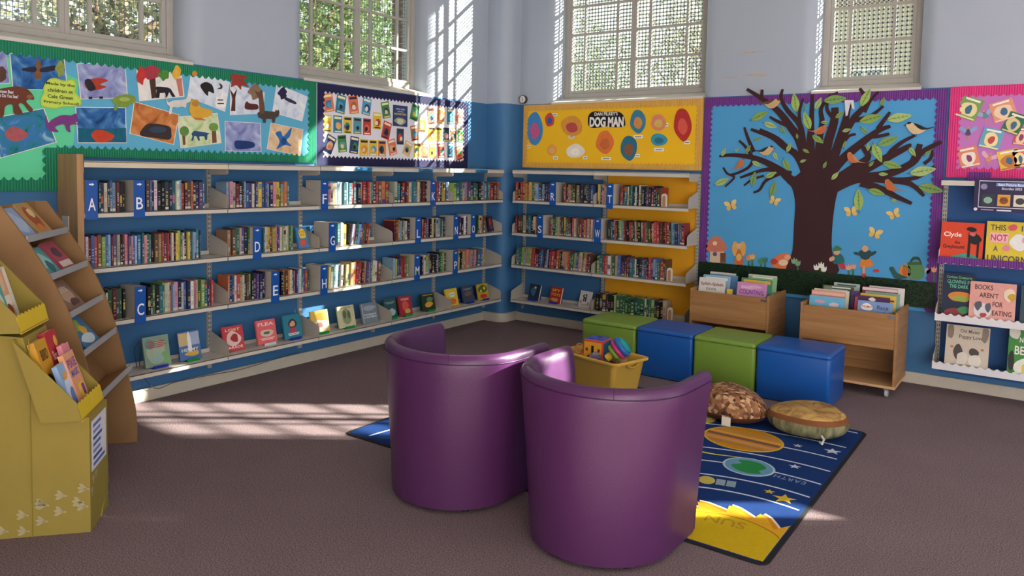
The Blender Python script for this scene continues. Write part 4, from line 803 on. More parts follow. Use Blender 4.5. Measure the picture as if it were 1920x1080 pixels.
# ------------------------------------------------------------------ the paper tree
cT = crop(1300, 0, 2.7)
TREEM = cm('#3b1f22', .8, .18, 7)
trunk_px = [(1478, 516), (1487, 470), (1490, 420), (1492, 380), (1486, 352), (1476, 340), (1496, 328), (1508, 316), (1520, 308), (1542, 308), (1556, 318), (1582, 332), (1578, 345), (1569, 370), (1562, 420), (1561, 470), (1570, 514)]
pt_ = thing('paper_tree', 'big dark brown paper tree with spreading branches on blue board', 'paper tree', WR.P(*rw(1524, 514), TPAPER))
MB().prism(WR, catmull(px2(rw, trunk_px), 4), TPAPER, TPAPER+.0026).build('trunk', TREEM, pt_)
BR = [([(580, 960), (490, 905), (440, 860), (330, 805), (210, 785), (135, 792)], 62, 9), ([(310, 800), (280, 850), (190, 885), (155, 848)], 22, 8), ([(190, 885), (210, 900), (165, 945)], 18, 7), ([(500, 880), (400, 858), (330, 868), (240, 900)], 34, 9), ([(440, 880), (370, 915), (340, 960), (308, 975)], 22, 9),
 ([(360, 890), (300, 910), (260, 940)], 16, 7), ([(580, 900), (530, 790), (460, 740), (400, 695), (295, 655)], 52, 12), ([(500, 770), (430, 700), (340, 655)], 28, 10), ([(300, 790), (265, 740), (235, 712)], 22, 9), ([(310, 770), (280, 700), (262, 645)], 26, 9),
 ([(590, 880), (545, 720), (500, 650), (430, 560), (350, 500), (275, 452)], 64, 12), ([(510, 650), (430, 615), (390, 592)], 26, 9), ([(345, 510), (350, 480), (352, 455)], 24, 12), ([(560, 760), (545, 640), (480, 560), (448, 500), (456, 452)], 40, 9),
 ([(610, 920), (595, 760), (600, 640), (606, 478)], 70, 10), ([(630, 860), (640, 720), (655, 620), (650, 550), (700, 478)], 46, 9), ([(545, 640), (540, 570), (560, 500)], 24, 8), ([(655, 900), (680, 740), (715, 620), (720, 545)], 64, 26), ([(712, 600), (680, 555), (690, 500), (735, 468)], 24, 8),
 ([(680, 900), (740, 720), (770, 620), (790, 540), (803, 505)], 60, 9), ([(755, 700), (815, 600), (850, 560), (880, 510), (845, 448)], 44, 11), ([(820, 610), (900, 588), (965, 538)], 28, 9), ([(870, 570), (900, 510), (940, 466)], 20, 8), ([(680, 900), (760, 805), (860, 720), (940, 662), (1000, 640)], 62, 12),
 ([(890, 695), (945, 690), (995, 678)], 24, 11), ([(935, 655), (975, 600), (998, 568)], 26, 9), ([(690, 935), (800, 860), (885, 800), (870, 760), (850, 728)], 58, 9), ([(870, 780), (905, 750), (920, 735)], 18, 8), ([(760, 730), (790, 690), (825, 680)], 20, 9), ([(700, 945), (830, 880), (980, 800), (1085, 745), (1095, 728)], 66, 10),
 ([(990, 790), (1010, 760), (1060, 720), (1125, 685)], 30, 10), ([(830, 900), (990, 880), (1110, 825), (1160, 770), (1258, 718)], 52, 14), ([(1110, 820), (1140, 760), (1150, 730)], 30, 20), ([(1170, 830), (1205, 800), (1212, 760)], 20, 9), ([(690, 965), (830, 905), (980, 910), (1100, 930), (1170, 992)], 64, 10),
 ([(850, 925), (950, 955), (1030, 995), (1108, 1030)], 48, 12), ([(1000, 910), (1130, 900), (1222, 842)], 28, 10), ([(800, 860), (825, 810), (780, 800)], 30, 8)]
for i, (pts, w0, w1) in enumerate(BR):
    sm = catmull(px2(rw, cT(pts)), 4, False); k = len(sm); sc = .0049/2.7*1.02
    MB().strip(WR, sm, [(w0*.74+(w1*1.15-w0*.74)*(j/(k-1))**1.2)*sc for j in range(k)], TPAPER, TPAPER+.0028+.00015*i).build('branch', TREEM, pt_)
LG, LD = lin('#8fb05a'), lin('#33502e')
def leaf(cx, cy, ln, ang, i):
    a, b = rw(*cT([(cx, cy)])[0]); l = ln/2.7*.0049; G = WR.sub(a, b, .0275+.00025*(i % 8), R_(ang)); mb = MB()
    k = [(-1, 0), (-.6, .3), (-.1, .42), (.45, .28), (1, 0), (.45, -.28), (-.1, -.42), (-.6, -.3)]
    mb.prism(G, catmull([(x*l, y*l) for x, y in k], 3), 0, .001, 0, lin(['#9dbb62', '#86a851', '#a9c277', '#7fa35a'][i % 4]))
    mb.prism(G, [(-l*1.25, -.002), (l*.85, -.001), (l*.85, .001), (-l*1.25, .002)], .001, .0014, 0, LD)
    for x in (-.5, -.15, .2, .5):
        for s in (1, -1): mb.prism(G, [(x*l, 0), (x*l+.06*l, 0), ((x+.28)*l, s*.24*l*(1.1-abs(x)))], .001, .0013, 0, LD)
    mb.build('leaf', PRINT, pt_)
for i, q in enumerate([(520, 520, 46, 100), (340, 588, 44, 25), (395, 635, 34, -20), (457, 660, 22, -60), (580, 612, 44, 110), (635, 706, 32, -35), (637, 525, 30, 65), (722, 505, 50, 5), (876, 495, 44, 65), (903, 602, 50, 15), (1046, 596, 50, 10), (990, 715, 46, 25), (935, 775, 46, -65), (1010, 836, 40, -15), (1165, 866, 52, 12), (1205, 955, 50, -12), (840, 1012, 50, 95), (930, 972, 36, -15), (150, 920, 40, 25), (310, 905, 36, 80), (398, 885, 30, 30), (475, 835, 32, -65), (325, 830, 26, -30), (410, 955, 38, 75), (488, 748, 24, 70), (745, 582, 24, 40), (780, 660, 20, 15), (868, 662, 22, -45), (888, 745, 18, 90), (962, 515, 20, 70), (722, 890, 24, 50), (332, 705, 20, 20), (1112, 770, 24, -55), (282, 756, 24, 60), (160, 770, 24, 65), (1190, 775, 18, 45), (965, 882, 20, 0), (770, 732, 18, 80), (420, 790, 22, -60), (568, 545, 14, 80), (670, 620, 18, 0), (575, 765, 18, -30), (560, 815, 16, 20), (670, 835, 18, 70), (1020, 1015, 16, -30), (905, 830, 16, 50), (225, 760, 14, 40), (530, 690, 14, 100)]): leaf(*q, i)
def bird(cx, cy, s, flip, body, back, label, rot=0., tail=1.):
    f = -1 if flip else 1; a, b = rw(*cT([(cx, cy)])[0]); k = s/2.7*.0049; G = WR.sub(a, b, .0295, R_(rot))
    S = lambda pts: [(x*k*f, y*k) for x, y in pts]
    r = thing('paper_bird', label, 'paper bird', WR.P(a, b-k*.4, .0295), group='paper birds in the tree')
    MB().prism(G, catmull(S([(-1, .35), (-.8, .62), (-.5, .55), (.1, .3), (.7, 0), (.3, -.4), (-.3, -.5), (-.75, -.15)]), 4), 0, .0012).build('body', cm(body, .75, .2, 20), r)
    MB().prism(G, catmull(S([(-.4, .5), (.1, .35), (.75, .05), (1.0*tail+.6, .22), (.9, -.05), (.2, -.08)]), 3), .0012, .002).build('wing', cm(back, .75, .2, 20), r)
    MB().prism(G, S([(-1, .42), (-1.25, .3), (-1, .28)]), .0012, .0018).build('beak', cm('#3a2a20', .6), r)
    MB().prism(G, catmull(S([(-.98, .45), (-.78, .64), (-.55, .55), (-.75, .42)]), 3), .0012, .0019).build('cap', cm(back, .75), r)
    MB().tube([G.P(-.1*k*f, -.45*k, .001), G.P(-.1*k*f, -.75*k, .001)], .0015, 5).build('leg', cm('#4a3426', .6), r)
bird(395, 525, 46, True, '#c9a878', '#5c4336', 'tan and brown paper bird highest on the left branch', -10)
bird(640, 662, 36, True, '#c86a3e', '#b8895a', 'orange breasted paper bird in middle of tree', 5)
bird(368, 765, 42, True, '#cdb184', '#2c2624', 'black backed tan paper bird on left branch', 0)
bird(236, 836, 34, True, '#c8703e', '#a8744a', 'orange paper bird on lowest left branch', 35)
bird(815, 806, 36, False, '#cc7240', '#c09064', 'orange breasted paper bird right of centre', -25)
bird(1008, 945, 38, False, '#c8693a', '#a87a50', 'orange paper bird on lowest right branch', -25)
bird(1140, 652, 48, False, '#d6bf94', '#23211f', 'black capped tan paper bird with long tail at right', 0)
for i, (x, y, s, lab) in enumerate([(1372, 386, 12, 'lowest left under the branches'), (1453, 377, 10, 'left of the trunk'), (1597, 397, 11, 'right of the trunk'), (1677, 402, 10, 'right side below branches'), (1641, 438, 11, 'lowest right above the figures')]):
    a, b = rw(x, y); k = s*.0049; G = WR.sub(a, b, TPAPER, R_([15, -20, 10, 25, -15][i]))
    r = thing('paper_butterfly', 'yellow paper butterfly '+lab, 'butterfly', WR.P(a, b-k*.5, TPAPER), group='paper butterflies')
    for s_ in (1, -1):
        MB().prism(G, catmull([(0, 0), (s_*.35*k, .75*k), (s_*k, .8*k), (s_*.8*k, .15*k)], 4), 0, .001).build('wing', cm('#e6c77a', .7, .15, 30), r)
        MB().prism(G, catmull([(0, 0), (s_*.7*k, 0), (s_*.75*k, -.55*k), (s_*.3*k, -.6*k)], 4), .0003, .0013).build('wing', cm('#dcb866', .7, .15, 30), r)
    MB().prism(G, [(-.05*k, -.45*k), (.05*k, -.45*k), (.05*k, .5*k), (-.05*k, .5*k)], .0013, .002).build('body', cm('#6a4a2e', .7), r)
# white ribbon hanging in the crown
P = px2(rw, cT([(770, 508), (815, 508), (820, 555), (808, 550), (800, 520), (785, 585), (775, 590)])); tag(MB().prism(WR, P, .030, .0315).build('ribbon', cm('#d9d8dc', .6)), 'white paper ribbon hanging near the top of the tree', 'ribbon')
# turf strip along the bottom of the board
gt = MB(); gt.box(2.412, 4.405, .63, .845, .016, .024, F=WR); rr = random.Random(5)
for i in range(9000):
    a = rr.uniform(2.412, 4.405); b = rr.uniform(.63, .845); l = rr.uniform(.012, .024); q = rr.uniform(-1, 1)
    p = WR.P(a, b, .024); e = WR.P(a+q*.010, b+rr.uniform(-.006, .016), .024+l); gt.add([p-WR.u*.0016, p+WR.u*.0016, e], [(0, 1, 2)], 0, lin(rr.choice(['#16351c', '#1f4a24', '#2a5a2a', '#122a17'])))
for i in range(6): gt.c[i] = lin('#16301a')
tag(gt.build('turf_strip', PRINT), 'strip of dark artificial turf along the foot of the tree board', 'turf', kind='stuff')
# storybook cut-outs along the grass
def figure(label, bits, name='paper_figure', cat='paper figure', t0=.019):
    P0 = bits[0][1]; c = [sum(rw(*p)[i] for p in P0)/len(P0) for i in (0, 1)]
    r = thing(name, label, cat, WR.P(c[0], c[1]-.06, t0), group='storybook cut-outs on the grass'); t = t0
    for nm, pts, hx in bits: MB().prism(WR, catmull(px2(rw, pts), 3), t, t+.0012).build(nm, cm(hx, .75, .15, 25), r); t += .0008
def e2(cx, cy, rx, ry): return ell(cx, cy, rx, ry, 8)
def bx2(x0, y0, x1, y1): return [(x0, y0), ((x0+x1)/2, y0), (x1, y0), (x1, (y0+y1)/2), (x1, y1), ((x0+x1)/2, y1), (x0, y1), (x0, (y0+y1)/2)]
figure('pink capped mushroom house cut-out at left end of grass', [('stalk', bx2(1333, 466, 1358, 492), '#d9bfa0'), ('cap', [(1325, 468), (1330, 452), (1343, 442), (1357, 450), (1364, 468), (1345, 472)], '#c9785e'), ('door', bx2(1352, 474, 1362, 492), '#7a4a34'), ('window_spot', e2(1342, 476, 4, 4), '#6a5a7a'), ('cap_spot', e2(1342, 456, 4, 4), '#e8d2b8')], 'mushroom_house', 'mushroom house')
figure('orange winged fairy figure cut-out beside mushroom house', [('wing', e2(1380, 466, 6, 14), '#d8a85a'), ('wing', e2(1394, 466, 6, 14), '#d8a85a'), ('dress', [(1387, 465), (1396, 492), (1387, 496), (1378, 492)], '#c8683a'), ('head', e2(1387, 461, 5, 5), '#dcb08a'), ('apron', e2(1387, 482, 5, 7), '#e0b05a')])
figure('orange and cream sleeping fox cut-out by the trunk', [('body', [(1446, 490), (1460, 478), (1475, 474), (1486, 484), (1484, 500), (1465, 504), (1452, 500)], '#d9764a'), ('belly', e2(1470, 492, 9, 6), '#e6c8a8'), ('tail', [(1446, 490), (1452, 484), (1460, 490), (1452, 496)], '#b8402e'), ('face', e2(1478, 482, 6, 5), '#e8a47a')], 'paper_fox', 'paper fox')
figure('child figure cut-out in red trousers and teal coat', [('trousers', [(1566, 492), (1582, 490), (1586, 503), (1578, 504), (1572, 498), (1566, 514), (1559, 512), (1563, 500)], '#b83a4a'), ('coat', [(1562, 478), (1578, 476), (1584, 492), (1564, 494)], '#2a6a6a'), ('head', e2(1570, 472, 6, 6), '#d8a284'), ('hat', [(1562, 470), (1570, 460), (1580, 468)], '#3a7a4a'), ('arm', [(1556, 484), (1564, 480), (1566, 486), (1558, 490)], '#d8a284')])
figure('leaping child figure cut-out in orange skirt', [('skirt', [(1618, 482), (1630, 482), (1638, 498), (1614, 500)], '#d9823a'), ('top', [(1612, 470), (1634, 470), (1630, 485), (1617, 485)], '#2a4a4e'), ('head', e2(1623, 466, 6, 6), '#d0a080'), ('arm', [(1603, 472), (1614, 474), (1614, 479), (1603, 476)], '#2a4a4e'), ('arm', [(1633, 474), (1643, 470), (1643, 475), (1634, 480)], '#2a4a4e'), ('leg', bx2(1618, 498, 1623, 516), '#d0a080'), ('boot', e2(1644, 507, 6, 3), '#c83a3a'), ('boot', e2(1621, 516, 4, 4), '#c83a3a')])
figure('green watering can cut-out at right end of grass', [('can', [(1704, 494), (1728, 492), (1732, 520), (1706, 522)], '#5c8a5a'), ('spout', [(1706, 512), (1694, 500), (1698, 497), (1708, 505)], '#4a7a4c'), ('handle', [(1706, 494), (1712, 482), (1724, 482), (1728, 493), (1722, 487), (1714, 487)], '#2f4a36'), ('rim', bx2(1704, 491, 1729, 496), '#3d6640')], 'paper_watering_can', 'watering can')
figure('orange and green snail cut-out left of watering can', [('shell', e2(1698, 508, 11, 13), '#d9823a'), ('body', [(1668, 502), (1676, 500), (1684, 512), (1704, 520), (1680, 522), (1672, 510)], '#2f5a54'), ('shell_stripe', e2(1698, 508, 6, 8), '#c06a2a')], 'paper_snail', 'paper snail')
def tulips(label, heads, stemc='#3f7a44'):
    bits = []
    for x, y, hx in heads: bits += [('stem', [(x-1, y), (x+1, y), (x+1.5, y+20), (x-1.5, y+20)], stemc), ('flower_head', [(x-5, y-6), (x-2, y-3), (x, y-8), (x+2, y-3), (x+5, y-6), (x+4, y+3), (x-4, y+3)], hx)]
    figure(label, bits, 'paper_flowers', 'paper flowers')
tulips('pair of peach tulip cut-outs at far right of grass', [(1740, 508, '#e6b08a'), (1752, 506, '#e0a07a')])
tulips('orange flower cut-outs between fairy and fox', [(1405, 484, '#d9935a'), (1412, 482, '#e0b06a')])
tulips('green sprig cut-outs left of the fox', [(1428, 490, '#4f8a5a'), (1436, 488, '#3f7a6a')])
tulips('white snowdrop cut-outs right of the trunk', [(1532, 502, '#e6e8e0'), (1541, 498, '#e6e8e0'), (1546, 505, '#e0e4d8')])
tulips('pink tulip cut-outs between the two child figures', [(1592, 502, '#e0a890'), (1601, 500, '#dc9a80')])
tulips('pale sprig cut-outs right of the trunk base', [(1490, 490, '#8fae8a'), (1497, 494, '#7aa07a')])
# ------------------------------------------------------------------ pink board covers and fairies
for i, (x, y, w_, h, rot, hx, c2, lab) in enumerate([(1398, 548, 100, 115, -22, '#7aa05a', '#e8dca0', 'green fairy book cover at top left of pink board'), (1570, 560, 105, 105, 18, '#e09a7a', '#f0d0b0', 'peach book cover at top of pink board'), (1510, 702, 95, 105, -14, '#6aa6c0', '#f0e0a0', 'blue book cover in middle of pink board'), (1395, 795, 90, 105, 14, '#e08a6a', '#f2e4d0', 'salmon book cover at bottom left of pink board'), (1598, 808, 90, 100, 14, '#e6c04a', '#c87a3a', 'yellow book cover at bottom of pink board'), (1625, 625, 80, 105, -22, '#2f6f4a', '#d8c890', 'dark green book cover overlapping others at right'), (1660, 690, 60, 90, -8, '#c05a6a', '#f0c8a0', 'rose book cover at right edge of view'), (1655, 800, 60, 95, 10, '#d97a4a', '#f0dca0', 'orange book cover beside the yellow one')]):
    a, b = rw(*cT([(x, y)])[0]); k = .0049/2.7*.82; G = WR.sub(a, b, TPAPER+.0016*(i % 3), R_(rot)); rr = random.Random(i+40); mb = MB(); W_, H_ = w_*k, h*k
    mb.prism(G, [(-W_/2, -H_/2), (W_/2, -H_/2), (W_/2, H_/2), (-W_/2, H_/2)], 0, .0012, 0, lin(hx))
    cover(mb, W_, H_, G.sub(0, -H_/2, .0012), (hx, [('blob', 0, .45, .4, .35, c2), ('blob', .02, .42, .16, .22, rr.choice(['#8a3a6a', '#3a6a8a', '#c04a4a'])), ('bar', -.35, .35, .84, .93, '#f4efe2'), ('bar', -.45, .45, .03, .1, c2)]), rr)
    tag(mb.build('cover_print', PRINT), lab, 'print', 'covers on the pink board')
for i, (x, y, lab) in enumerate([(1478, 582, 'top of pink board'), (1392, 668, 'left side of pink board'), (1498, 800, 'bottom of pink board')]):
    a, b = rw(*cT([(x, y)])[0]); G = WR.sub(a, b, TPAPER, R_([20, 0, -15][i])); k = .06
    r = thing('winged_figure', 'small winged paper figure at '+lab, 'paper figure', WR.P(a, b-k, TPAPER), group='winged figures on the pink board')
    for s_ in (1, -1): MB().prism(G, catmull([(0, .1*k), (s_*.8*k, .75*k), (s_*.95*k, .3*k), (s_*.3*k, -.15*k)], 4), 0, .001).build('wing', cm(['#9ab0c8', '#8aa6d0', '#e0b0c0'][i], .6), r)
    MB().prism(G, catmull([(-.12*k, .3*k), (.12*k, .3*k), (.32*k, -.4*k), (-.28*k, -.4*k)], 3), .001, .002).build('dress', cm(['#6a8aa0', '#5a4a6a', '#d8907a'][i], .7), r)
    MB().prism(G, ell(0, .45*k, .16*k, .17*k), .001, .002).build('head', cm('#cf9f80', .7), r)
    for s_ in (1, -1): MB().prism(G, [(s_*.05*k, -.4*k), (s_*.15*k, -.4*k), (s_*.16*k, -k), (s_*.08*k, -k)], .0008, .0016).build('leg', cm('#cf9f80', .7), r)
# ================================================================== PICTURE BOOK SHELF AT RIGHT
ps = thing('picture_book_shelf', 'white picture book display shelf at the right edge under pink board', 'bookshelf', WR.P(5.0, 0, 0))
upright(WR, 4.435, .16, 1.66, ps); upright(WR, 5.44, .16, 1.66, ps)
cn = MB().box(4.425, 5.46, 1.627, 1.665, 0, .25, F=WR).build('canopy', STEEL, ps, bevel=.002)
MB().box(4.45, 5.44, .13, 1.62, 0, .006, F=WR).build('back_sheet', cm('#24548c', .6, .1, 4), ps)
def scallop(a0, a1, z0, z1, t, mat, parent, top=True):
    k = round((a1-a0)/.055); pts = [(a0, z0), (a1, z0)]
    if top:
        for i in range(k*6, -1, -1): pts.append((a0+(a1-a0)*i/(k*6), z1+.009*math.cos(2*math.pi*i/6)))
    else: pts = [(a1, z1), (a0, z1)]+[(a0+(a1-a0)*i/(k*6), z0+.009*math.cos(2*math.pi*i/6)) for i in range(k*6+1)]
    MB().prism(WR, pts, t, t+.004).build('scalloped_trim', mat, parent)
WTRIM = cm('#dedde0', .6, .05)
for z, mat, top in ((1.03, corrugated('#6b2f84'), False), (.585, WTRIM, True), (.205, WTRIM, True)):
    sh = MB().box(4.43, 5.45, z, z+.004, .02, .25, F=WR).box(4.43, 5.45, z-.004, z+.045, .246, .25, F=WR).build('shelf', STEEL, ps)
    scallop(4.43, 5.45, z-.005, z+.05, .251, mat, sh, top)
    for a in (4.433, 5.447): bracket(WR, a, z+.004, .245, sh, mat=STEEL)
zs = [1.034, .589, .209]
def picbook(px0, px1, py0, py1, row, hx, bits, label, lean=12, th=.009, t=.215):
    z = zs[row]; px = (px0+px1)/2; a = rw(px, py1, t)[0]; w_ = rw(px1, py1, t)[0]-rw(px0, py1, t)[0]; h = rw(px, py0, t-.04)[1]-z
    return facebook(WR, a, z, t, w_*.97, h/math.cos(R_(lean)), th, hx, bits, label, lean=lean, group='picture books on the right shelf', name='picture_book')
picbook(1759, 1842, 418, 484, 0, '#d9482a', [('txt', 'Clyde', -.22, .68, .42, .15, '#f4efe6'), ('txt', 'the', -.1, .5, .13, .08, '#2a1a1a'), ('txt', 'Greyhound', -.18, .38, .5, .12, '#2a1a1a'), ('blob', .12, .14, .36, .1, '#4f9a86'), ('bar', .15, .21, .15, .75, '#1a1a1e'), ('bar', .36, .41, .15, .7, '#1a1a1e'), ('blob', .29, .6, .15, .14, '#1a1a1e'), ('blob', .22, .84, .12, .06, '#1a1a1e'), ('blob', .25, .72, .08, .05, '#d06a7a')], 'orange picture book titled Clyde the Greyhound')
picbook(1844, 1935, 417, 488, 0, '#dcc43a', [('txt', 'THIS', -.25, .86, .34, .13, '#4a4a4e'), ('txt', 'IS', .32, .86, .14, .13, '#4a4a4e'), ('bar', -.42, -.02, .52, .74, '#f0b8c0'), ('txt', 'NOT', -.22, .63, .36, .15, '#c8324a'), ('txt', 'A', -.28, .38, .1, .12, '#4a4a4e'), ('blob', -.05, .4, .08, .08, '#e08aa0'), ('txt', 'UNICORN!', 0, .15, .9, .17, '#4a4a4e'), ('blob', .22, .55, .2, .2, '#e8e6e2'), ('blob', .07, .87, .1, .08, '#d8586a'), ('blob', .36, .6, .1, .08, '#e0a0b0')], 'yellow picture book titled This Is Not a Unicorn')
picbook(1763, 1825, 514, 590, 1, '#1f2c44', [('txt', 'Curious Creatures', 0, .92, .8, .06, '#7ac08a'), ('txt', 'GLOWING IN', 0, .82, .75, .08, '#6ac0a0'), ('txt', 'THE DARK', 0, .72, .6, .08, '#6ac0a0'), ('blob', .05, .5, .36, .13, '#d8883a'), ('blob', .05, .46, .3, .05, '#8ab04a'), ('blob', -.1, .15, .35, .1, '#8a3a3e'), ('blob', .2, .22, .2, .08, '#3f8a5a')], 'dark blue picture book titled Glowing in the Dark', lean=10, t=.18)
picbook(1813, 1903, 531, 598, 1, '#e2a498', [('txt', 'BOOKS', -.2, .87, .4, .12, '#4a3a42'), ('txt', "AREN'T", -.08, .68, .42, .12, '#4a3a42'), ('txt', 'FOR', .12, .48, .22, .12, '#4a3a42'), ('txt', 'EATING', .22, .27, .42, .12, '#4a3a42'), ('blob', -.22, .3, .2, .2, '#d8d6d8'), ('blob', -.3, .42, .08, .12, '#5a5a66'), ('blob', -.08, .4, .07, .12, '#5a5a66'), ('blob', .36, .75, .14, .16, '#ecd8c0'), ('blob', .42, .68, .09, .09, '#c8a23a'), ('blob', -.18, .2, .07, .06, '#b8404a')], 'pink picture book titled Books Aren\'t for Eating')
picbook(1910, 1960, 538, 608, 1, '#3a4a4e', [('blob', 0, .5, .3, .3, '#5a6a6e')], 'dark grey picture book at right edge, middle shelf')
picbook(1768, 1853, 613, 680, 2, '#cbbfae', [('txt', 'Old Mister', .05, .88, .45, .08, '#6a5a52'), ('txt', 'Puppy Love', .08, .74, .55, .11, '#5a4a48'), ('blob', -.2, .4, .1, .22, '#4a4440'), ('blob', .16, .42, .13, .1, '#4a4440'), ('blob', -.1, .25, .14, .14, '#d8d0c4'), ('blob', .2, .24, .16, .14, '#ded6ca'), ('blob', -.4, .85, .08, .2, '#8a7a6a'), ('blob', .4, .85, .08, .2, '#8a7a6a'), ('blob', -.35, .5, .04, .03, '#c87a4a'), ('blob', .35, .5, .04, .03, '#c87a4a'), ('blob', 0, .08, .45, .05, '#a89a86')], 'beige picture book titled Puppy Love with two dogs')
picbook(1886, 1960, 613, 690, 2, '#3f8a3a', [('txt', 'NOT', -.05, .72, .3, .1, '#f0efe6'), ('txt', 'BEAR', -.02, .52, .6, .16, '#f0efe6'), ('blob', -.35, .85, .14, .14, '#dcd8cc'), ('blob', .1, .88, .2, .1, '#6a4a34'), ('blob', 0, .2, .35, .18, '#e4e6d8'), ('blob', 0, .2, .14, .1, '#e0c23a'), ('blob', -.4, .3, .1, .2, '#2a2a2c')], 'green picture book with word Bear at right edge')
G = WR.sub(rw(1876, 370, .27)[0]+.01, rw(1876, 398, .27)[1], .258, R_(-.6)); po = thing('award_poster', 'purple poster reading Best Picture Book Shortlist 2025', 'poster', G.P(0, 0, 0))
mb = MB(); mb.box(-.18, .18, 0, .245, 0, .002, 0, lin('#26204a'), G).build('card', PRINT, po)
mb = MB(); cover(mb, .36, .245, G.sub(0, 0, .002), ('', [('bar', -.42, .46, .12, .94, '#e4e2ee'), ('bar', -.41, .45, .14, .92, '#26204a'), ('bar', -.12, .42, .78, .88, '#6f8fc8')]), random.Random(1)); mb.build('panel_print', PRINT, po)
mb = MB(); H = G.sub(0, 0, .0042)
text(mb, H, 'Best Picture Book', .055, .203, .17, .02, 0, lin('#e8ecf8')); text(mb, H, 'Shortlist 2025', .055, .174, .125, .017, 0, lin('#e4e2ee'))
for x, hx, c2 in ((-.09, '#2a3a3c', '#8fb0a0'), (.01, '#d9a23a', '#8a4a2a'), (.11, '#d8d4c0', '#3a3a3c')):
    mb.prism(H, [(x-.04, .045), (x+.04, .045), (x+.04, .13), (x-.04, .13)], 0, .0006, 0, lin(hx)); mb.prism(H, ell(x, .085, .028, .025), .0006, .0012, 0, lin(c2))
text(mb, H, 'Literary\nMouse', .01, .1, .05, .03, .0013, lin('#5a2a1a')); mb.prism(H, ell(-.12, .185, .022, .022, 14), 0, .0006, 0, lin('#8a86a8'))
mb.prism(H, ell(-.165, .015, .012, .012, 12), 0, .0006, 0, lin('#e4e2ee')); mb.prism(H, [(-.03, .008), (.06, .008), (.06, .018), (-.03, .018)], 0, .0006, 0, lin('#e4e2ee')); mb.prism(H, [(-.13, .01), (-.05, .01), (-.05, .017), (-.13, .017)], 0, .0006, 0, lin('#a09cc0')); mb.build('lettering', PRINT, po)

# ================================================================== KINDER BOXES
BEECH = ramp_mat('kbox_beech', [(.3, '#94693f'), (.7, '#ac8052')], 3.2, .45, stretch=(.7, .7, 10), detail=4)
EDGE = cm('#c9a173', .5, .08, 10)
def kinder(x0, x1, y0, y1, h, label, gname):
    r = thing('browser_box', label, 'book box', ((x0+x1)/2, (y0+y1)/2, 0), group='wooden browser boxes'); th = .02; zb = .075; mid = h-.27
    MB().box(x0, x0+th, y0, y1, zb+th, h).build('side_panel', BEECH, r, bevel=.002); MB().box(x1-th, x1, y0, y1, zb+th, h).build('side_panel', BEECH, r, bevel=.002)
    fp = MB().box(x0+th, x1-th, y0+.004, y0+th+.004, mid-.02, h-.02).build('front_panel', BEECH, r, bevel=.002)
    MB().box(x1-th-.05, x1-th-.005, y0-.002, y0+.004, h-.05, h-.03).build('corner_bracket', cm('#8a8a8c', .3, metal=.8), fp)
    MB().box(x0+th, x1-th, y1-th-.004, y1-.004, zb+th, h-.02).build('back_panel', BEECH, r, bevel=.002)
    MB().box(x0+th, x1-th, y0+th+.004, y1-th-.004, mid, mid+.016).build('tray_floor', BEECH, r)
    MB().box((x0+x1)/2-.006, (x0+x1)/2+.006, y0+th+.004, y1-th-.004, mid+.016, h-.05).build('partition', BEECH, r)
    MB().box(x0-.004, x1+.004, y0-.012, y1+.004, zb, zb+th).build('base_board', EDGE, r, bevel=.003)
    for x in (x0+.06, x1-.06):
        for y in (y0+.04, y1-.06):
            c = MB().box(x-.018, x+.018, y-.02, y+.02, .052, zb).build('castor', cm('#9a9a9c', .35, metal=.7), r)
            MB().lathe([(.012, -.012), (.03, -.011), (.032, 0), (.03, .011), (.012, .012)], Frame((x, y, .033), (0, 1, 0), (0, 0, 1)), 16).build('wheel', cm('#b9bbbd', .3), c, smooth=40)
    return mid+.016
def browse(x, y, zb, w_, h, th, hx, bits, label, lean=20, yaw=0., grp=''):
    facebook(Frame((0, 0, 0), (1, 0, 0), (0, 0, 1)), x, zb, -y, w_, h, th, hx, bits, label, lean=lean, yaw=yaw, name='picture_book', group=grp)
K1 = (2.55, 3.245, -.55, -.06); K2 = (3.52, 4.232, -.63, -.14); KH = .665
z1_ = kinder(*K1, KH, 'wooden browser box on castors behind the blue cube, nearer the corner', '')
z2_ = kinder(*K2, KH, 'wooden browser box on castors at right, fully visible end', '')
g1, g2 = 'picture books in the corner side browser box', 'picture books in the right browser box'
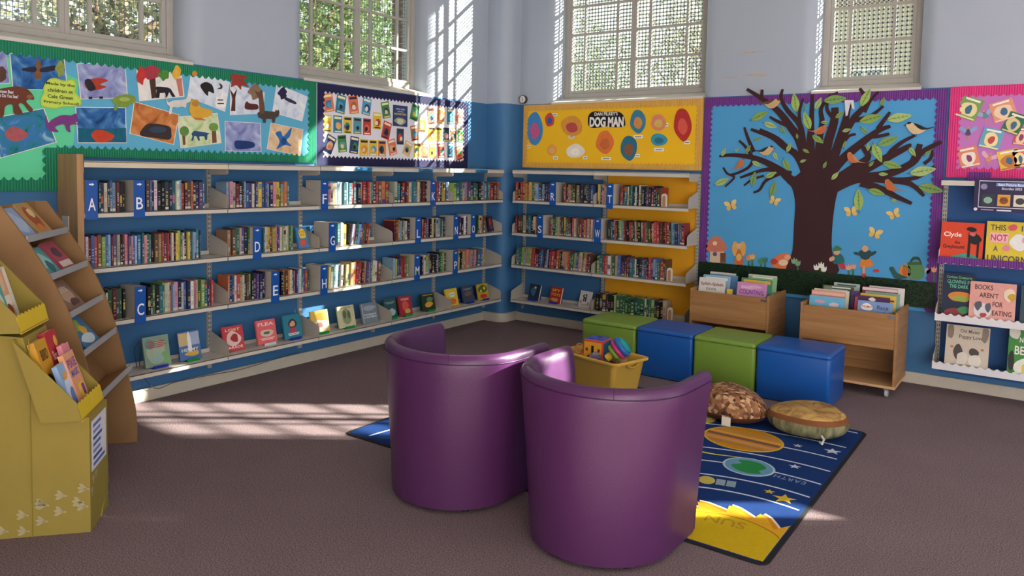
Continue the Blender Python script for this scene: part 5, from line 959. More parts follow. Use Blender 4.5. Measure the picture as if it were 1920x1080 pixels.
for i, (xo, yo, w_, h, hx, bits, lab, lean, roll) in enumerate([
 (.155, .06, .24, .315, '#d8d4cc', [('txt', 'Splish-Splash', 0, .84, .86, .1, '#7a3030'), ('txt', 'DUCK', 0, .72, .4, .06, '#5a4a3a'), ('blob', 0, .5, .4, .1, '#b8c8c0')], 'white book titled Splish Splash at front left', 10, 0),
 (.17, .12, .25, .33, '#8ab0c8', [('bar', -.4, .4, .9, .96, '#e8ecec')], 'pale blue book behind the Splish Splash book', 10, 0), (.15, .18, .24, .325, '#e4e0d6', [], 'off-white book third from front on left', 10, 0), (.19, .24, .26, .33, '#5f8fb8', [], 'blue book fourth from front on left', 10, 0), (.16, .30, .24, .34, '#d9d4c4', [], 'cream book furthest back on left', 10, 0),
 (.51, .06, .255, .31, '#c98ab8', [('txt', 'DIGGER', -.15, .88, .4, .07, '#e8e0e8'), ('txt', 'COUNTING', 0, .76, .82, .11, '#5a3a8a'), ('blob', .1, .9, .3, .04, '#e0a8c8')], 'pink book titled Counting at front right', 10, 0),
 (.53, .12, .26, .335, '#3f8a72', [('bar', -.45, .45, .9, .97, '#d9b24a')], 'green book behind the Counting book', 10, 0), (.50, .18, .25, .33, '#d8c04a', [], 'yellow book third from front on right', 10, 0), (.54, .24, .25, .345, '#8fb88a', [('lines', .96, 1, '#e8ecd8')], 'pale green patterned book fourth on right', 10, 0), (.52, .30, .25, .35, '#dcd8d0', [], 'white book furthest back on right', 10, 0)]):
    browse(K1[0]+xo, K1[2]+yo, z1_, w_, h*1.1, .008, hx, bits, lab, lean, 0, g1)
browse(K1[0]+.33, K1[2]+.045, z1_, .05, .27, .006, '#d9b23a', [], 'narrow yellow book between the two front books', 6, 0, g1)
for i, (xo, yo, w_, h, hx, bits, lab, lean) in enumerate([
 (.175, .06, .27, .285, '#6ab0d0', [('blob', -.2, .85, .14, .05, '#c8a0b8'), ('blob', .2, .8, .16, .06, '#d8c0c8')], 'sky blue book at front left of right box', 10), (.17, .11, .26, .32, '#d8907e', [('bar', -.48, .48, .9, .97, '#e6b0a0')], 'salmon book second on left of right box', 10), (.18, .17, .27, .325, '#d8d2b8', [], 'cream book third on left of right box', 10), (.21, .24, .24, .35, '#4a5a50', [('lines', .95, 2, '#d8dcd0'), ('bar', -.45, -.2, .8, .98, '#7a8a6a')], 'dark green book fourth on left of right box', 12), (.26, .30, .2, .37, '#a8b8ac', [('lines', .94, 3, '#4a5a50')], 'grey green leaflet sticking up at back left', 14),
 (.53, .06, .25, .285, '#7a96c4', [('blob', -.24, .84, .2, .1, '#e8e4dc'), ('txt', 'THOMAS', -.24, .85, .3, .06, '#c03a3a'), ('txt', 'Race', .22, .86, .32, .11, '#3a4a7a'), ('txt', 'for the', .22, .72, .3, .08, '#3a4a7a')], 'pale blue book titled Race for the, front right', 10), (.50, .10, .25, .315, '#4a2a52', [('bar', -.5, -.42, .2, .95, '#c04a3a'), ('blob', 0, .93, .1, .05, '#e0dcd0')], 'dark purple book second on right of right box', 10), (.53, .16, .26, .325, '#d9b848', [('bar', -.45, .45, .86, .9, '#6a3a4a')], 'yellow book third on right of right box', 10), (.55, .22, .25, .335, '#7aa89a', [], 'sea green book fourth on right of right box', 10), (.52, .28, .26, .36, '#9a3a52', [('bar', -.5, .5, .93, .99, '#e0c8c8')], 'maroon book near back on right of right box', 10), (.56, .335, .26, .365, '#dcd6d4', [], 'white book furthest back on right of right box', 10), (.36, .20, .06, .33, '#5a3a7a', [], 'narrow purple book in middle of right box', 6)]):
    browse(K2[0]+xo, K2[2]+yo, z2_, w_, h*1.07, .008, hx, bits, lab, lean, 0, g2)

# ================================================================== CUBE SEATS
def leather(hexc, rough=.38):
    return cm(hexc, rough, .07, 5, .12, 220, spec=.45)
LGREEN, LBLUE = leather('#76963a'), leather('#1656a6')
def rbox(mb, x0, x1, y0, y1, z0, z1, r, puff=0., n=5, F=None, m=0):
    """rounded box lathe-like: rounded plan swept with rounded top edge"""
    lev = [(z0, r*.25), (z0+r*.25, 0), (z1-r, 0)]+[(z1-r+r*math.sin(q), r*(1-math.cos(q))) for q in [math.pi/2*i/4 for i in range(1, 5)]]
    rings = []
    for z, ins in lev:
        rings.append([(x, y, z) for x, y in rrect(x0+ins, x1-ins, y0+ins, y1-ins, max(.006, r*1.1-ins*.5), n)])
    cx, cy = (x0+x1)/2, (y0+y1)/2
    for s in (.8, .55, .3): 
        base = rings[len(lev)-1]; rings.append([(cx+(x-cx)*s, cy+(y-cy)*s, z1+puff*(1-s*s)) for x, y, z in base])
    k = len(rings[0]); vs = [v for g in rings for v in g]; fs = []
    for i in range(len(rings)-1):
        for j in range(k): fs.append((i*k+j, i*k+(j+1) % k, (i+1)*k+(j+1) % k, (i+1)*k+j))
    fs += [list(range(k-1, -1, -1)), list(range((len(rings)-1)*k, len(rings)*k))]
    if F: vs = [F.P(*v) for v in vs]
    mb.add(vs, fs, m)
def cube_seat(x0, x1, y0, y1, mat, label, dark):
    r = thing('cube_seat', label, 'stool', ((x0+x1)/2, (y0+y1)/2, 0), group='cube seats in a row')
    b = MB(); rbox(b, x0, x1, y0, y1, .006, .375, .022, 0); b.build('body', mat, r, smooth=50)
    t = MB(); rbox(t, x0-.002, x1+.002, y0-.002, y1+.002, .366, .402, .024, .012); t.build('top_cushion', mat, r, smooth=50)
    p = [(x, y, .370) for x, y in rrect(x0-.0015, x1+.0015, y0-.0015, y1+.0015, .026, 5)]
    MB().tube(p, .0028, 6, closed=True).build('seam', dark, r)
GS, BS = cm('#4f6b1c', .5), cm('#0a3a80', .5)
CX = [1.84, 2.365, 2.868, 3.368, 3.91]
for i in range(4):
    x0, x1 = CX[i]+.006, CX[i+1]-.006; y = [-1.235, -1.24, -1.245, -1.25][i]
    cube_seat(x0, x1, y, y+.47, [LGREEN, LBLUE][i % 2], ['lime green leatherette cube seat at corner end of the row', 'blue leatherette cube seat behind the yellow toy box', 'lime green leatherette cube seat between the two blue ones', 'blue leatherette cube seat at right end of the row'][i], [GS, BS][i % 2])

# ================================================================== RUG
RX0, RX1, RY0, RY1 = 1.585, 4.228, -3.72, -1.585
rg = thing('planet_rug', 'blue solar system rug with planets, orbits and yellow sun', 'rug', ((RX0+RX1)/2, (RY0+RY1)/2, 0))
MB().prism(GR, rrect(RX0, RX1, RY0, RY1, .05), 0, .007).build('edging', cm('#16171d', .9, .1, 30), rg, bevel=.002, seg=1)
RE = .022
MB().prism(GR, rrect(RX0+RE, RX1-RE, RY0+RE, RY1-RE, .04), .007, .0085).build('pile', cm('#1b386f', .95, .12, 60, .5, 700, spec=.1), rg)
def rc(hexc): return cm(hexc, .95, .12, 60, .5, 700, spec=.1)
inx = lambda p, e=RE: RX0+e <= p[0] <= RX1-e and RY0+e <= p[1] <= RY1-e
OC = (4.0, -3.9)
for rad in (.85, 1.04, 1.25, 1.47, 1.69, 1.93, 2.26, 2.62):
    run = []
    for i in range(241):
        q = math.pi*i/240; p = (OC[0]+rad*math.cos(q), OC[1]+rad*math.sin(q))
        if inx(p, RE+.008): run.append(p)
    if len(run) > 2: MB().strip(GR, run, .013, .0085, .009).build('orbit', rc('#cdd6e6'), rg)
def clip(pts, e=RE+.004): return [(min(max(x, RX0+e), RX1-e), min(max(y, RY0+e), RY1-e)) for x, y in pts]
def flame(c, r0, r1, k, q0=0.):
    out = []
    for i in range(k):
        q = q0+math.pi*2*i/k; d = math.pi*2/k
        for f, rr in ((0, r0), (.35, r0+(r1-r0)*.35), (.7, r0+(r1-r0)*.8), (.98, r1)): out.append((c[0]+rr*math.cos(q+d*f), c[1]+rr*math.sin(q+d*f)))
    return out
SCN = (3.98, -3.68)
MB().prism(GR, clip(flame(SCN, .40, .475, 18)), .009, .0094).build('sun_flare', rc('#e2dcc8'), rg)
MB().prism(GR, clip(flame(SCN, .385, .46, 18)), .0094, .0098).build('sun_corona', rc('#d98a1e'), rg)
MB().prism(GR, clip(flame(SCN, .36, .45, 18, .03)), .0098, .0102).build('sun_corona', rc('#e0a92a'), rg)
MB().prism(GR, clip([(SCN[0]+.335*math.cos(i*.13), SCN[1]+.335*math.sin(i*.13)) for i in range(49)]), .0102, .0105).build('sun_rim', rc('#a8641e'), rg)
MB().prism(GR, clip([(SCN[0]+.327*math.cos(i*.13), SCN[1]+.327*math.sin(i*.13)) for i in range(49)]), .0105, .0109).build('sun_disc', rc('#d2b21c'), rg)
def planet(c, rx, ry, rot, hexc, ring, bits=()):
    G = GR.sub(*c, .009, rot)
    o = MB().prism(G, ell(0, 0, rx+.012, ry+.012, 40), 0, .0006).build('planet', rc(ring), rg)
    MB().prism(G, ell(0, 0, rx, ry, 40), .0006, .0012).build('planet_disc', rc(hexc), o)
    for pts, hx in bits: MB().prism(G, pts, .0012, .0017).build('marking', rc(hx), o)
jr = .235
bands = []
for y0, y1, hx in ((.09, .135, '#b58a4e'), (.03, .065, '#d8a04a'), (-.03, .015, '#7a5a52'), (-.10, -.06, '#c9946a'), (-.165, -.13, '#a87a4a')):
    w0 = math.sqrt(jr*jr-y0*y0)*.98; w1 = math.sqrt(jr*jr-y1*y1)*.98; bands.append(([(-w0, y0), (w0, y0), (w1, y1), (-w1, y1)], hx))
planet((3.62, -2.23), jr, .205, 0, '#c98a1c', '#d8b43a', [([(x, y*.205/jr) for x, y in p], h) for p, h in bands])
planet((3.80, -2.665), .133, .125, 0, '#6a9ab8', '#b8cdd8', [(catmull([(-.08, .06), (-.02, .09), (.05, .08), (.09, .03), (.07, -.03), (.09, -.07), (.02, -.1), (-.05, -.08), (-.09, -.03), (-.05, .02)], 4), '#2f8a4a')])
planet((3.20, -2.02), .14, .12, .3, '#c9b65a', '#d8c23a', [([(-.13, -.01), (.13, -.01), (.13, .01), (-.13, .01)], '#e6dca8')])
planet((2.45, -2.35), .13, .12, 0, '#6ab0c8', '#cdd6e6'); planet((2.95, -2.95), .09, .085, 0, '#c8583a', '#d8a04a'); planet((1.80, -3.40), .05, .05, 0, '#cfd6dc', '#e6e9ee'); planet((2.05, -2.2), .14, .12, .2, '#4a7ac0', '#b8c8e0')
def star(c, r, hexc): MB().prism(GR, [(c[0]+(r if i % 2 == 0 else r*.42)*math.cos(math.pi/5*i+.5), c[1]+(r if i % 2 == 0 else r*.42)*math.sin(math.pi/5*i+.5)) for i in range(10)], .009, .0095).build('star', rc(hexc), rg)
for c, r, h in [((3.93, -2.135), .03, '#c9ced6'), ((4.125, -2.10), .052, '#c9ced6'), ((4.01, -2.495), .035, '#c9ced6'), ((4.0, -2.938), .03, '#d9b83a'), ((4.09, -2.98), .062, '#d9b83a'), ((2.2, -3.2), .04, '#c9ced6'), ((2.6, -1.9), .04, '#c9ced6'), ((3.3, -2.7), .03, '#d9b83a')]: star(c, r, h)
for aa in (('EARTH', 4.04, -2.705, .17, .045, math.pi-.02), ('JUPITER', 3.25, -2.36, .26, .05, math.pi+.28), ('MARS', 2.78, -2.86, .14, .045, math.pi+.3)):
    mb = MB(); text(mb, GR, *aa[:5], .0092, rot=aa[5], bold=.01, sp=1.15); mb.build('lettering', rc('#7f96b8'), rg)
mb = MB(); text(mb, GR, 'SUN', 3.94, -3.43, .19, .075, .0111, rot=math.pi+.12, bold=.015); mb.build('lettering', rc('#b8902a'), rg)
G = GR.sub(3.68, -3.0, .0092, .25); sa = MB().prism(G, ell(0, 0, .045, .055, 16), 0, .0005).build('satellite', rc('#c8b85a'), rg)
for s in (-1, 1):
    for j in (0, 1): MB().prism(G, [(s*(.05+j*.055), -.04), (s*(.098+j*.055), -.04), (s*(.098+j*.055), .04), (s*(.05+j*.055), .04)], 0, .0005).build('solar_panel', rc('#8fa6b0'), sa)
MB().strip(GR, [(3.45, -2.62), (3.58, -2.60), (3.72, -2.55)], [.022, .014, .003], .009, .0095).build('comet_tail', rc('#d8cf5a'), rg)

# ================================================================== TUB CHAIRS
PURP = leather('#4d2550', .34); PSEAM = cm('#3a1640', .5)
def tub(cx, cy, rz, label):
    r = thing('tub_chair', label, 'chair', (cx, cy, .0115), rz, group='purple tub chairs'); F = local(r)
    def plan(s, z, off=0.):                                # s in 0..1 round the U, outer surface at height z
        f = z/.78; fl_ = f**1.3; rx = .338+.072*fl_+off; ry = .335+.03*fl_+off; arm = .245
        La = arm; Lc = math.pi*.35; tot = 2*La+Lc; d = s*tot
        if d < La: return (-rx, arm-d)
        if d > La+Lc: return (rx, d-La-Lc)
        q = math.pi+(d-La)/Lc*math.pi; return (rx*math.cos(q), ry*math.sin(q))
    def topz(s): return .775-.035*math.cos((s-.5)*2*math.pi)**2*0-.02*(1 if False else 0)
    n = 56; th = .074
    prof = [(0, .012), (0, .1), (0, .25), (0, .4), (0, .55), (0, .66), (0, .72), (-.005, .755), (-.018, .773), (-.037, .779), (-.056, .773), (-.069, .755), (-th, .72), (-th, .6), (-th, .45), (-th, .30)]
    def sheet_(rng, name, seg=None, parent=r):
        mb = MB(); vs = []; fs = []; m = len(prof)
        ss = [rng[0]+(rng[1]-rng[0])*i/n for i in range(n+1)]
        for s in ss:
            for off, z in prof: x, y = plan(s, z if off > -.04 else min(z, .78), off); vs.append(F.P(x, y, z))
        for i in range(n):
            for j in range(m-1): fs.append((i*m+j, i*m+j+1, (i+1)*m+j+1, (i+1)*m+j))
            fs.append((i*m+m-1, i*m, (i+1)*m, (i+1)*m+m-1))
        fs.append(list(range(m))); fs.append([n*m+j for j in range(m-1, -1, -1)])
        mb.add(vs, [f[::-1] for f in fs]); return mb.build(name, PURP, parent, smooth=50, bevel=0)
    sh = sheet_((0, 1), 'shell')
    for s in (0., 1.):                                    # padded arm fronts
        mb = MB(); pts = []
        for off, z in prof:
            x, y = plan(s, z, off); pts.append((x, z))
        G = Frame(F.P(0, .245, 0), -F.u, F.v if False else Vector((0, 0, 1)))
        c = (sum(p[0] for p in pts)/len(pts), sum(p[1] for p in pts)/len(pts))
        q = [(-p[0], p[1]) for p in pts]; q2 = [(-(c[0]+(p[0]-c[0])*.8), c[1]+(p[1]-c[1])*.97) for p in pts]
        k = len(q); vs = [G.P(a, b, -.002) for a, b in q]+[G.P(a, b, .016) for a, b in q2]
        mb.add(vs, [list(range(k, 2*k))]+[(i, (i+1) % k, k+(i+1) % k, k+i) for i in range(k)]); mb.build('arm_front', PURP, r, smooth=60)
    mb = MB(); P = [plan(i/n, .737, .0008) for i in range(n+1)]; mb.tube([F.P(x, y, .737) for x, y in P], .0022, 6); mb.build('rim_seam', PSEAM, sh)
    for s in (.30, .62):
        p1 = [F.P(*plan(s, .737+.0, .001), .737)]+[F.P(*plan(s, z, o+.0008), z+.0006) for o, z in prof[7:13]]; MB().tube(p1, .0014, 6).build('rim_joint', PSEAM, sh)
    for s in (.24,): MB().tube([F.P(*plan(s, z, -.0004), z) for z in (.02, .2, .4, .55, .73)], .0014, 6).build('side_seam', PURP, sh)
    inn = [plan(i/n, .40, -th-.002) for i in range(n+1)]
    pts = [(inn[0][0], .262)]+inn+[(inn[-1][0], .262)]; pts = [p for i, p in enumerate(pts) if i % 2 == 0 or i in (0, len(pts)-1)]
    lev = [(.02, .004), (.30, .004), (.305, 0), (.40, 0), (.425, .012), (.437, .04), (.44, .10)]; rings = []
    cx0, cy0 = 0, -.02
    for z, ins in lev:
        rings.append([F.P(cx0+(x-cx0)*(1-ins/.27), cy0+(y-cy0)*(1-ins/.27), z) for x, y in pts])
    k = len(pts); vs = [v for g in rings for v in g]; fs = []
    for i in range(len(lev)-1):
        for j in range(k): fs.append((i*k+j, i*k+(j+1) % k, (i+1)*k+(j+1) % k, (i+1)*k+j))
    fs += [list(range(k-1, -1, -1)), list(range((len(lev)-1)*k, len(lev)*k))]
    MB().add(vs, fs).build('seat_cushion', PURP, r, smooth=50)
    for sx in (-.22, .22):
        for sy in (-.18, .16): MB().lathe([(.022, 0 if cy+sy > RY0 else -.0112), (.022, .014)], Frame(F.P(sx, sy, 0), F.u, F.v), 12).build('foot', cm('#1c1a1c', .6), r)
tub(2.650, -3.895, R_(-2), 'purple leatherette tub chair on the left, nearer the shelves')
tub(3.525, -3.895, R_(-1), 'purple leatherette tub chair on the right, over the rug\'s sun')

# ================================================================== FLOOR CUSHIONS
def cushion(cx, cy, rx, ry, h, name, label, seed, top_bias, mats, split, lump=.05, base=.0095):
    rr = random.Random(seed); ph = [rr.uniform(0, 6.28) for _ in range(6)]; r = thing(name, label, 'cushion', (cx, cy, base))
    def surf(q, f):                                       # f -1..1 from bottom to top
        e = math.copysign(abs(math.sin(f*math.pi/2))**.85, f); c = max(0, math.cos(f*math.pi/2))**.55
        k = 1+lump*(math.sin(2*q+ph[0])+.6*math.sin(3*q+ph[1])+.5*math.sin(5*q+ph[2]+f*2))
        z = base+h*split+(h*(1-split)*e*(1+.12*math.sin(2*q+ph[3])*c) if e > 0 else h*split*e)
        if top_bias: z += top_bias*max(0, e)*math.cos(q-ph[4])*c*.03
        return Vector((cx+rx*c*k*math.cos(q), cy+ry*c*k*math.sin(q), z))
    def part(f0, f1, nm, mat):
        nq, nf = 44, 12; vs = []; fs = []
        for i in range(nf+1):
            for j in range(nq): vs.append(surf(2*math.pi*j/nq, f0+(f1-f0)*i/nf))
        for i in range(nf):
            for j in range(nq): fs.append((i*nq+j, i*nq+(j+1) % nq, (i+1)*nq+(j+1) % nq, (i+1)*nq+j))
        if f0 <= -1: fs.append(list(range(nq-1, -1, -1)))
        if f1 >= 1: fs.append([nf*nq+j for j in range(nq)])
        return MB().add(vs, fs).build(nm, mat, r, smooth=70)
    for f0, f1, nm, mat in mats: part(f0, f1, nm, mat)
    return r, surf
LEAFP = ramp_mat('leaf_litter', [(.0, '#2c1a14'), (.3, '#7a4f34'), (.5, '#a87a52'), (.7, '#6e452e'), (.9, '#c9a27a')], 42, .8, 'voronoi', stretch=(1, 1.6, 1))
BROWN = cm('#4a2a1a', .85, .15, 12)
WOODT = ramp_mat('log_rings', [(.3, '#7d5a30'), (.5, '#b08a4e'), (.7, '#c9a566')], 7, .8, dist=2.5, detail=6)
BARKC = ramp_mat('log_bark', [(.3, '#3f3a28'), (.5, '#7d7a58'), (.75, '#a8a47c')], 22, .9, stretch=(1, 1, .25), bump=.4)
WOODR = cm('#7a4a28', .85, .2, 20)
c1, s1 = cushion(3.425, -1.865, .218, .21, .22, 'leaf_cushion', 'plump floor cushion printed with dry brown leaves', 3, 1., [(-1, -.12, 'underside', BROWN), (-.12, 1, 'leaf_print', LEAFP)], .36)
p = s1(-1.45, -.2); MB().box(p.x-.028, p.x+.028, p.y-.02, p.y-.004, p.z-.045, p.z+.012).build('care_tag', cm('#d8d4c8', .6), c1)
c2, s2 = cushion(3.90, -1.835, .252, .225, .175, 'log_cushion', 'round floor cushion printed like a sawn log with bark sides', 9, .6, [(-1, .10, 'bark_side', BARKC), (.10, .34, 'wood_edge', WOODR), (.34, 1, 'wood_face', WOODT)], .52, .035)
p = s2(-1.0, -.3); MB().tube([p+Vector((.0, -.005, -.03)), p+Vector((.02, -.03, -.03)), p+Vector((.03, -.03, 0)), p+Vector((.01, -.008, .01))], .008, 6).build('care_tag', cm('#d8d4c8', .6), c2)

# ================================================================== TOY BOX
TZ = .0112
tbx = thing('toy_box', 'yellow plastic toy box standing on the rug', 'box', (2.37, -1.80, TZ), R_(-14)); TF = local(tbx)
TL, TW, TH = .29, .185, .27
def ringbox(l0, w0, l1, w1, z0, z1, r):
    return [(l0, w0, z0), (l1, w1, z1)], r
mb = MB(); rings = []
for l, w_, z in ((TL-.05, TW-.04, 0), (TL-.045, TW-.035, .012), (TL-.008, TW-.008, TH-.02), (TL-.006, TW-.006, TH-.018), (TL+.014, TW+.014, TH-.018), (TL+.016, TW+.016, TH-.006), (TL+.012, TW+.012, TH), (TL-.004, TW-.004, TH), (TL-.012, TW-.012, TH-.01), (TL-.055, TW-.045, .012)):
    rings.append([TF.P(x, y, z) for x, y in rrect(-l, l, -w_, w_, .045, 5)])
k = len(rings[0]); vs = [v for g in rings for v in g]; fs = [(i*k+j, i*k+(j+1) % k, (i+1)*k+(j+1) % k, (i+1)*k+j) for i in range(len(rings)-1) for j in range(k)]
fs += [list(range(k-1, -1, -1)), list(range((len(rings)-1)*k, len(rings)*k))]
mb.add(vs, fs).build('tub', cm('#d8ab48', .35, .06, 6), tbx, smooth=40)
for s in (-1, 1): MB().tube([TF.P(s*(TL+.014), y, TH-.03-.02*(1-(y/.06)**2)) for y in (-.06, -.03, 0, .03, .06)], .008, 6).build('handle', cm('#c2922e', .35), tbx)
def TP(x, y, z): return TF.P(x, y, z)
# activity cube
ac = thing('activity_cube', 'bright activity cube with number one on it, in the toy box', 'toy', TP(-.06, .0, TH-.06), R_(-14+18)); AF = local(ac); s = .085
MB().box(-s, s, -s, s, .0, .165, F=AF).build('cube_body', cm('#d84a3a', .4), ac, bevel=.008)
f = MB().box(-s+.012, s-.012, -s-.002, -s, .015, .15, F=AF).build('number_panel', cm('#e6a832', .45), ac)
AFF = Frame(AF.P(0, -s-.002, 0), AF.u, Vector((0, 0, 1))); mb = MB(); text(mb, AFF, '1', -.002, .095, .022, .055, .0006, bold=.02); mb.build('numeral', cm('#1d1d22', .5), f)
for x in (-.05, .05): MB().prism(AFF, ell(x, .09, .012, .014, 12), 0, .0008).build('dot', cm('#7a4a24', .5), f)
for x in (-.03, .03): MB().prism(AFF, ell(x, .035, .016, .013, 12), 0, .0008).build('dot', cm('#5a3418', .5), f)
MB().box(s, s+.002, -s+.012, s-.012, .015, .15, F=AF).build('side_panel', cm('#2f8ab8', .45), ac)
tp = MB().box(-s+.01, s-.01, -s+.01, s-.01, .165, .168, F=AF).build('top_panel', cm('#3f68c8', .45), ac)
for x, y, hx in ((-.04, -.04, '#5a2f9a'), (.035, -.035, '#6a3aa8'), (0, .04, '#4a2a8a')): MB().box(x-.02, x+.02, y-.02, y+.02, .168, .1695, F=AF).build('shape_hole', cm(hx, .5), tp)
# ring stacker
rs = thing('ring_stacker', 'tilted ring stacker toy with blue, pink and green rings', 'toy', TP(.17, .02, TH-.03)); ax = (TF.u*.55+TF.v*.45+Vector((0, 0, .6))).normalized()
a0 = ax.orthogonal().normalized(); b0_ = ax.cross(a0); base = TP(.115, -.045, TH+.01); RF = Frame(base, a0, b0_)
MB().lathe([(.028, -.035), (.03, 0), (.022, .01), (.022, .14)], RF, 18).build('rod', cm('#e0b83a', .35), rs, smooth=40)
def torus(R1, r, z, hx, nm):
    P = [RF.P(R1*math.cos(i*math.pi/14), R1*math.sin(i*math.pi/14), z) for i in range(28)]; MB().tube(P, r, 10, closed=True).build(nm, cm(hx, .35), rs, smooth=60)
torus(.050, .018, .04, '#7aa83a', 'ring'); torus(.062, .019, .075, '#c83a7a', 'ring'); torus(.068, .020, .112, '#2f6ab8', 'ring')
MB().lathe([(.07, .125), (.072, .14), (.05, .155), (.0, .158)], RF, 22).build('disc', cm('#2a9a9a', .35), rs, smooth=40)
# bead coaster wires
bc = thing('bead_maze', 'bead maze toy of curved wires and beads behind the ring stacker', 'toy', TP(.06, .08, TH-.05)); MB().box(-.08+.06, .08+.06, .04, .12, TH-.055, TH-.04, F=TF).build('base', cm('#c8a070', .5), bc)
for i, (hx, dx, dy, hgt) in enumerate([('#4a9a4a', 0, 0, .13), ('#c83a3a', .02, .02, .11), ('#d8b83a', -.02, .03, .10)]):
    P = catmull([tuple(TP(.0+dx, .07+dy, TH-.045)), tuple(TP(.01+dx, .07+dy, TH+hgt*.6)), tuple(TP(.05+dx, .06+dy, TH+hgt-.04)), tuple(TP(.09+dx, .07+dy, TH+hgt*.55)), tuple(TP(.11+dx, .08+dy, TH-.045))], 5, False)
    w_ = MB().tube(P, .003, 6).build('wire', cm(hx, .4), bc)
    for k in (6, 9, 13): MB().lathe([(.002, -.010), (.010, -.006), (.012, 0), (.010, .006), (.002, .010)], Frame(P[k], (1, 0, 0), (0, 1, 0)), 12).build('bead', cm(['#2f6ab8', '#d84a3a', '#4a9a4a'][(i+k) % 3], .35), w_, smooth=60)
# rattle, wooden piece and ball
rt = thing('rattle', 'tan wooden rattle ring at left end of the toy box', 'toy', TP(-.2, -.02, TH-.02)); cR = TP(-.205, -.05, TH+.005)
MB().tube([cR+Vector((.035*math.cos(i*math.pi/10), .012*math.sin(i*math.pi/10), .035*math.sin(i*math.pi/10))) for i in range(20)], .007, 8, closed=True).build('ring', cm('#c9934a', .45), rt, smooth=60)
MB().lathe([(.004, -.02), (.018, -.012), (.02, 0), (.018, .012), (.004, .02)], Frame(cR+Vector((.04, 0, -.01)), (1, 0, 0), (0, 1, 0)), 14).build('bead', cm('#b8743a', .4), rt, smooth=60)
bk = thing('toy_block', 'purple and grey toy car shape at front of toy box', 'toy', TP(.02, -.11, TH-.03), R_(20)); BF = local(bk)
MB().box(-.045, .045, -.022, .022, 0, .035, F=BF).build('body', cm('#6a5a8a', .4), bk, bevel=.006); MB().box(-.02, .025, -.018, .018, .035, .055, F=BF).build('cabin', cm('#8a8a94', .4), bk, bevel=.005)
for x in (-.028, .028): MB().lathe([(.012, -.004), (.012, .004)], Frame(BF.P(x, -.025, .006), BF.u, Vector((0, 0, 1))), 12).build('wheel', cm('#2a2a2e', .5), bk)
fill = thing('soft_toy_heap', 'assorted small toys filling the bottom of toy box', 'toys', TP(0, 0, TH-.1)); fill['kind'] = 'stuff'
mb = MB(); rr = random.Random(8)
for i in range(26):
    x, y = rr.uniform(-.2, .2), rr.uniform(-.11, .11); s_ = rr.uniform(.02, .035); G = Frame(TP(x, y, TH-.085+rr.uniform(0, .02)), (rr.uniform(-1, 1), rr.uniform(-1, 1), .3), (.2, rr.uniform(.4, 1), -.5))
    G = Frame(G.o, G.u, G.n); mb.lathe([(.003, -s_), (s_*.8, -s_*.5), (s_, 0), (s_*.8, s_*.5), (.003, s_)], G, 10, 0, lin(rr.choice(['#c83a3a', '#2f6ab8', '#e0b83a', '#4a9a4a', '#8a4a9a', '#d87a3a'])))
mb.box(-.22, .22, -.13, .13, .02, TH-.09, 0, lin('#8a5a3a'), TF); mb.build('toy_heap', PRINT, fill, smooth=60)
# ================================================================== YELLOW CARD DISPLAY STAND AND CURVED WOODEN DISPLAY
KO = Vector((1.673, -5.306, 0)); KU = Vector((-.657, -.753, 0)).normalized(); KV = Vector((-KU.y*-1, KU.x*-1, 0)); KV = Vector((-.753*1.0, .657, 0)).normalized()
# axes: KU runs back from the front face, KV runs along the front face; SIDE frame a = depth back, b = z, facing the camera side
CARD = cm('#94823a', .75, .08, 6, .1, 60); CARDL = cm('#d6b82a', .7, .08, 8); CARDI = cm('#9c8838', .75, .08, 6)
def SP(u, v, z): return KO+KU*u+KV*v+Vector((0, 0, z))
SIDE = Frame(KO, -KU, (0, 0, 1))                            # a = -u
FRNT = Frame(KO, KV, (0, 0, 1)) if KV.cross(Vector((0, 0, 1))).dot(-KU) > 0 else Frame(KO, -KV, (0, 0, 1))
W = .285
st = thing('card_display_stand', 'mustard yellow cardboard display stand with stepped book trays at left edge', 'display stand', SP(.3, W/2, 0))
def slab(pts, v0, v1, name, mat, parent=st):                # outline in (u, z), thick between v0 and v1
    k = len(pts); vs = [SP(u, v0, z) for u, z in pts]+[SP(u, v1, z) for u, z in pts]
    ar = sum(pts[i][0]*pts[(i+1) % k][1]-pts[(i+1) % k][0]*pts[i][1] for i in range(k))
    fs = [list(range(k)), list(range(2*k-1, k-1, -1))]+[(i, k+i, k+(i+1) % k, (i+1) % k) for i in range(k)]
    return MB().add(vs, fs).build(name, mat, parent)
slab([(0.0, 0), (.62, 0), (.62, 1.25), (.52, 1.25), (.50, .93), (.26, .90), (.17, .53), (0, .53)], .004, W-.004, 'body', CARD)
for u0 in (.235,): MB().box(-.0015, .0015, 0, .9, 0, .002, F=Frame(SP(u0, -.0, 0), -KU, (0, 0, 1))).build('fold_line', cm('#8c7c2c', .8), st)
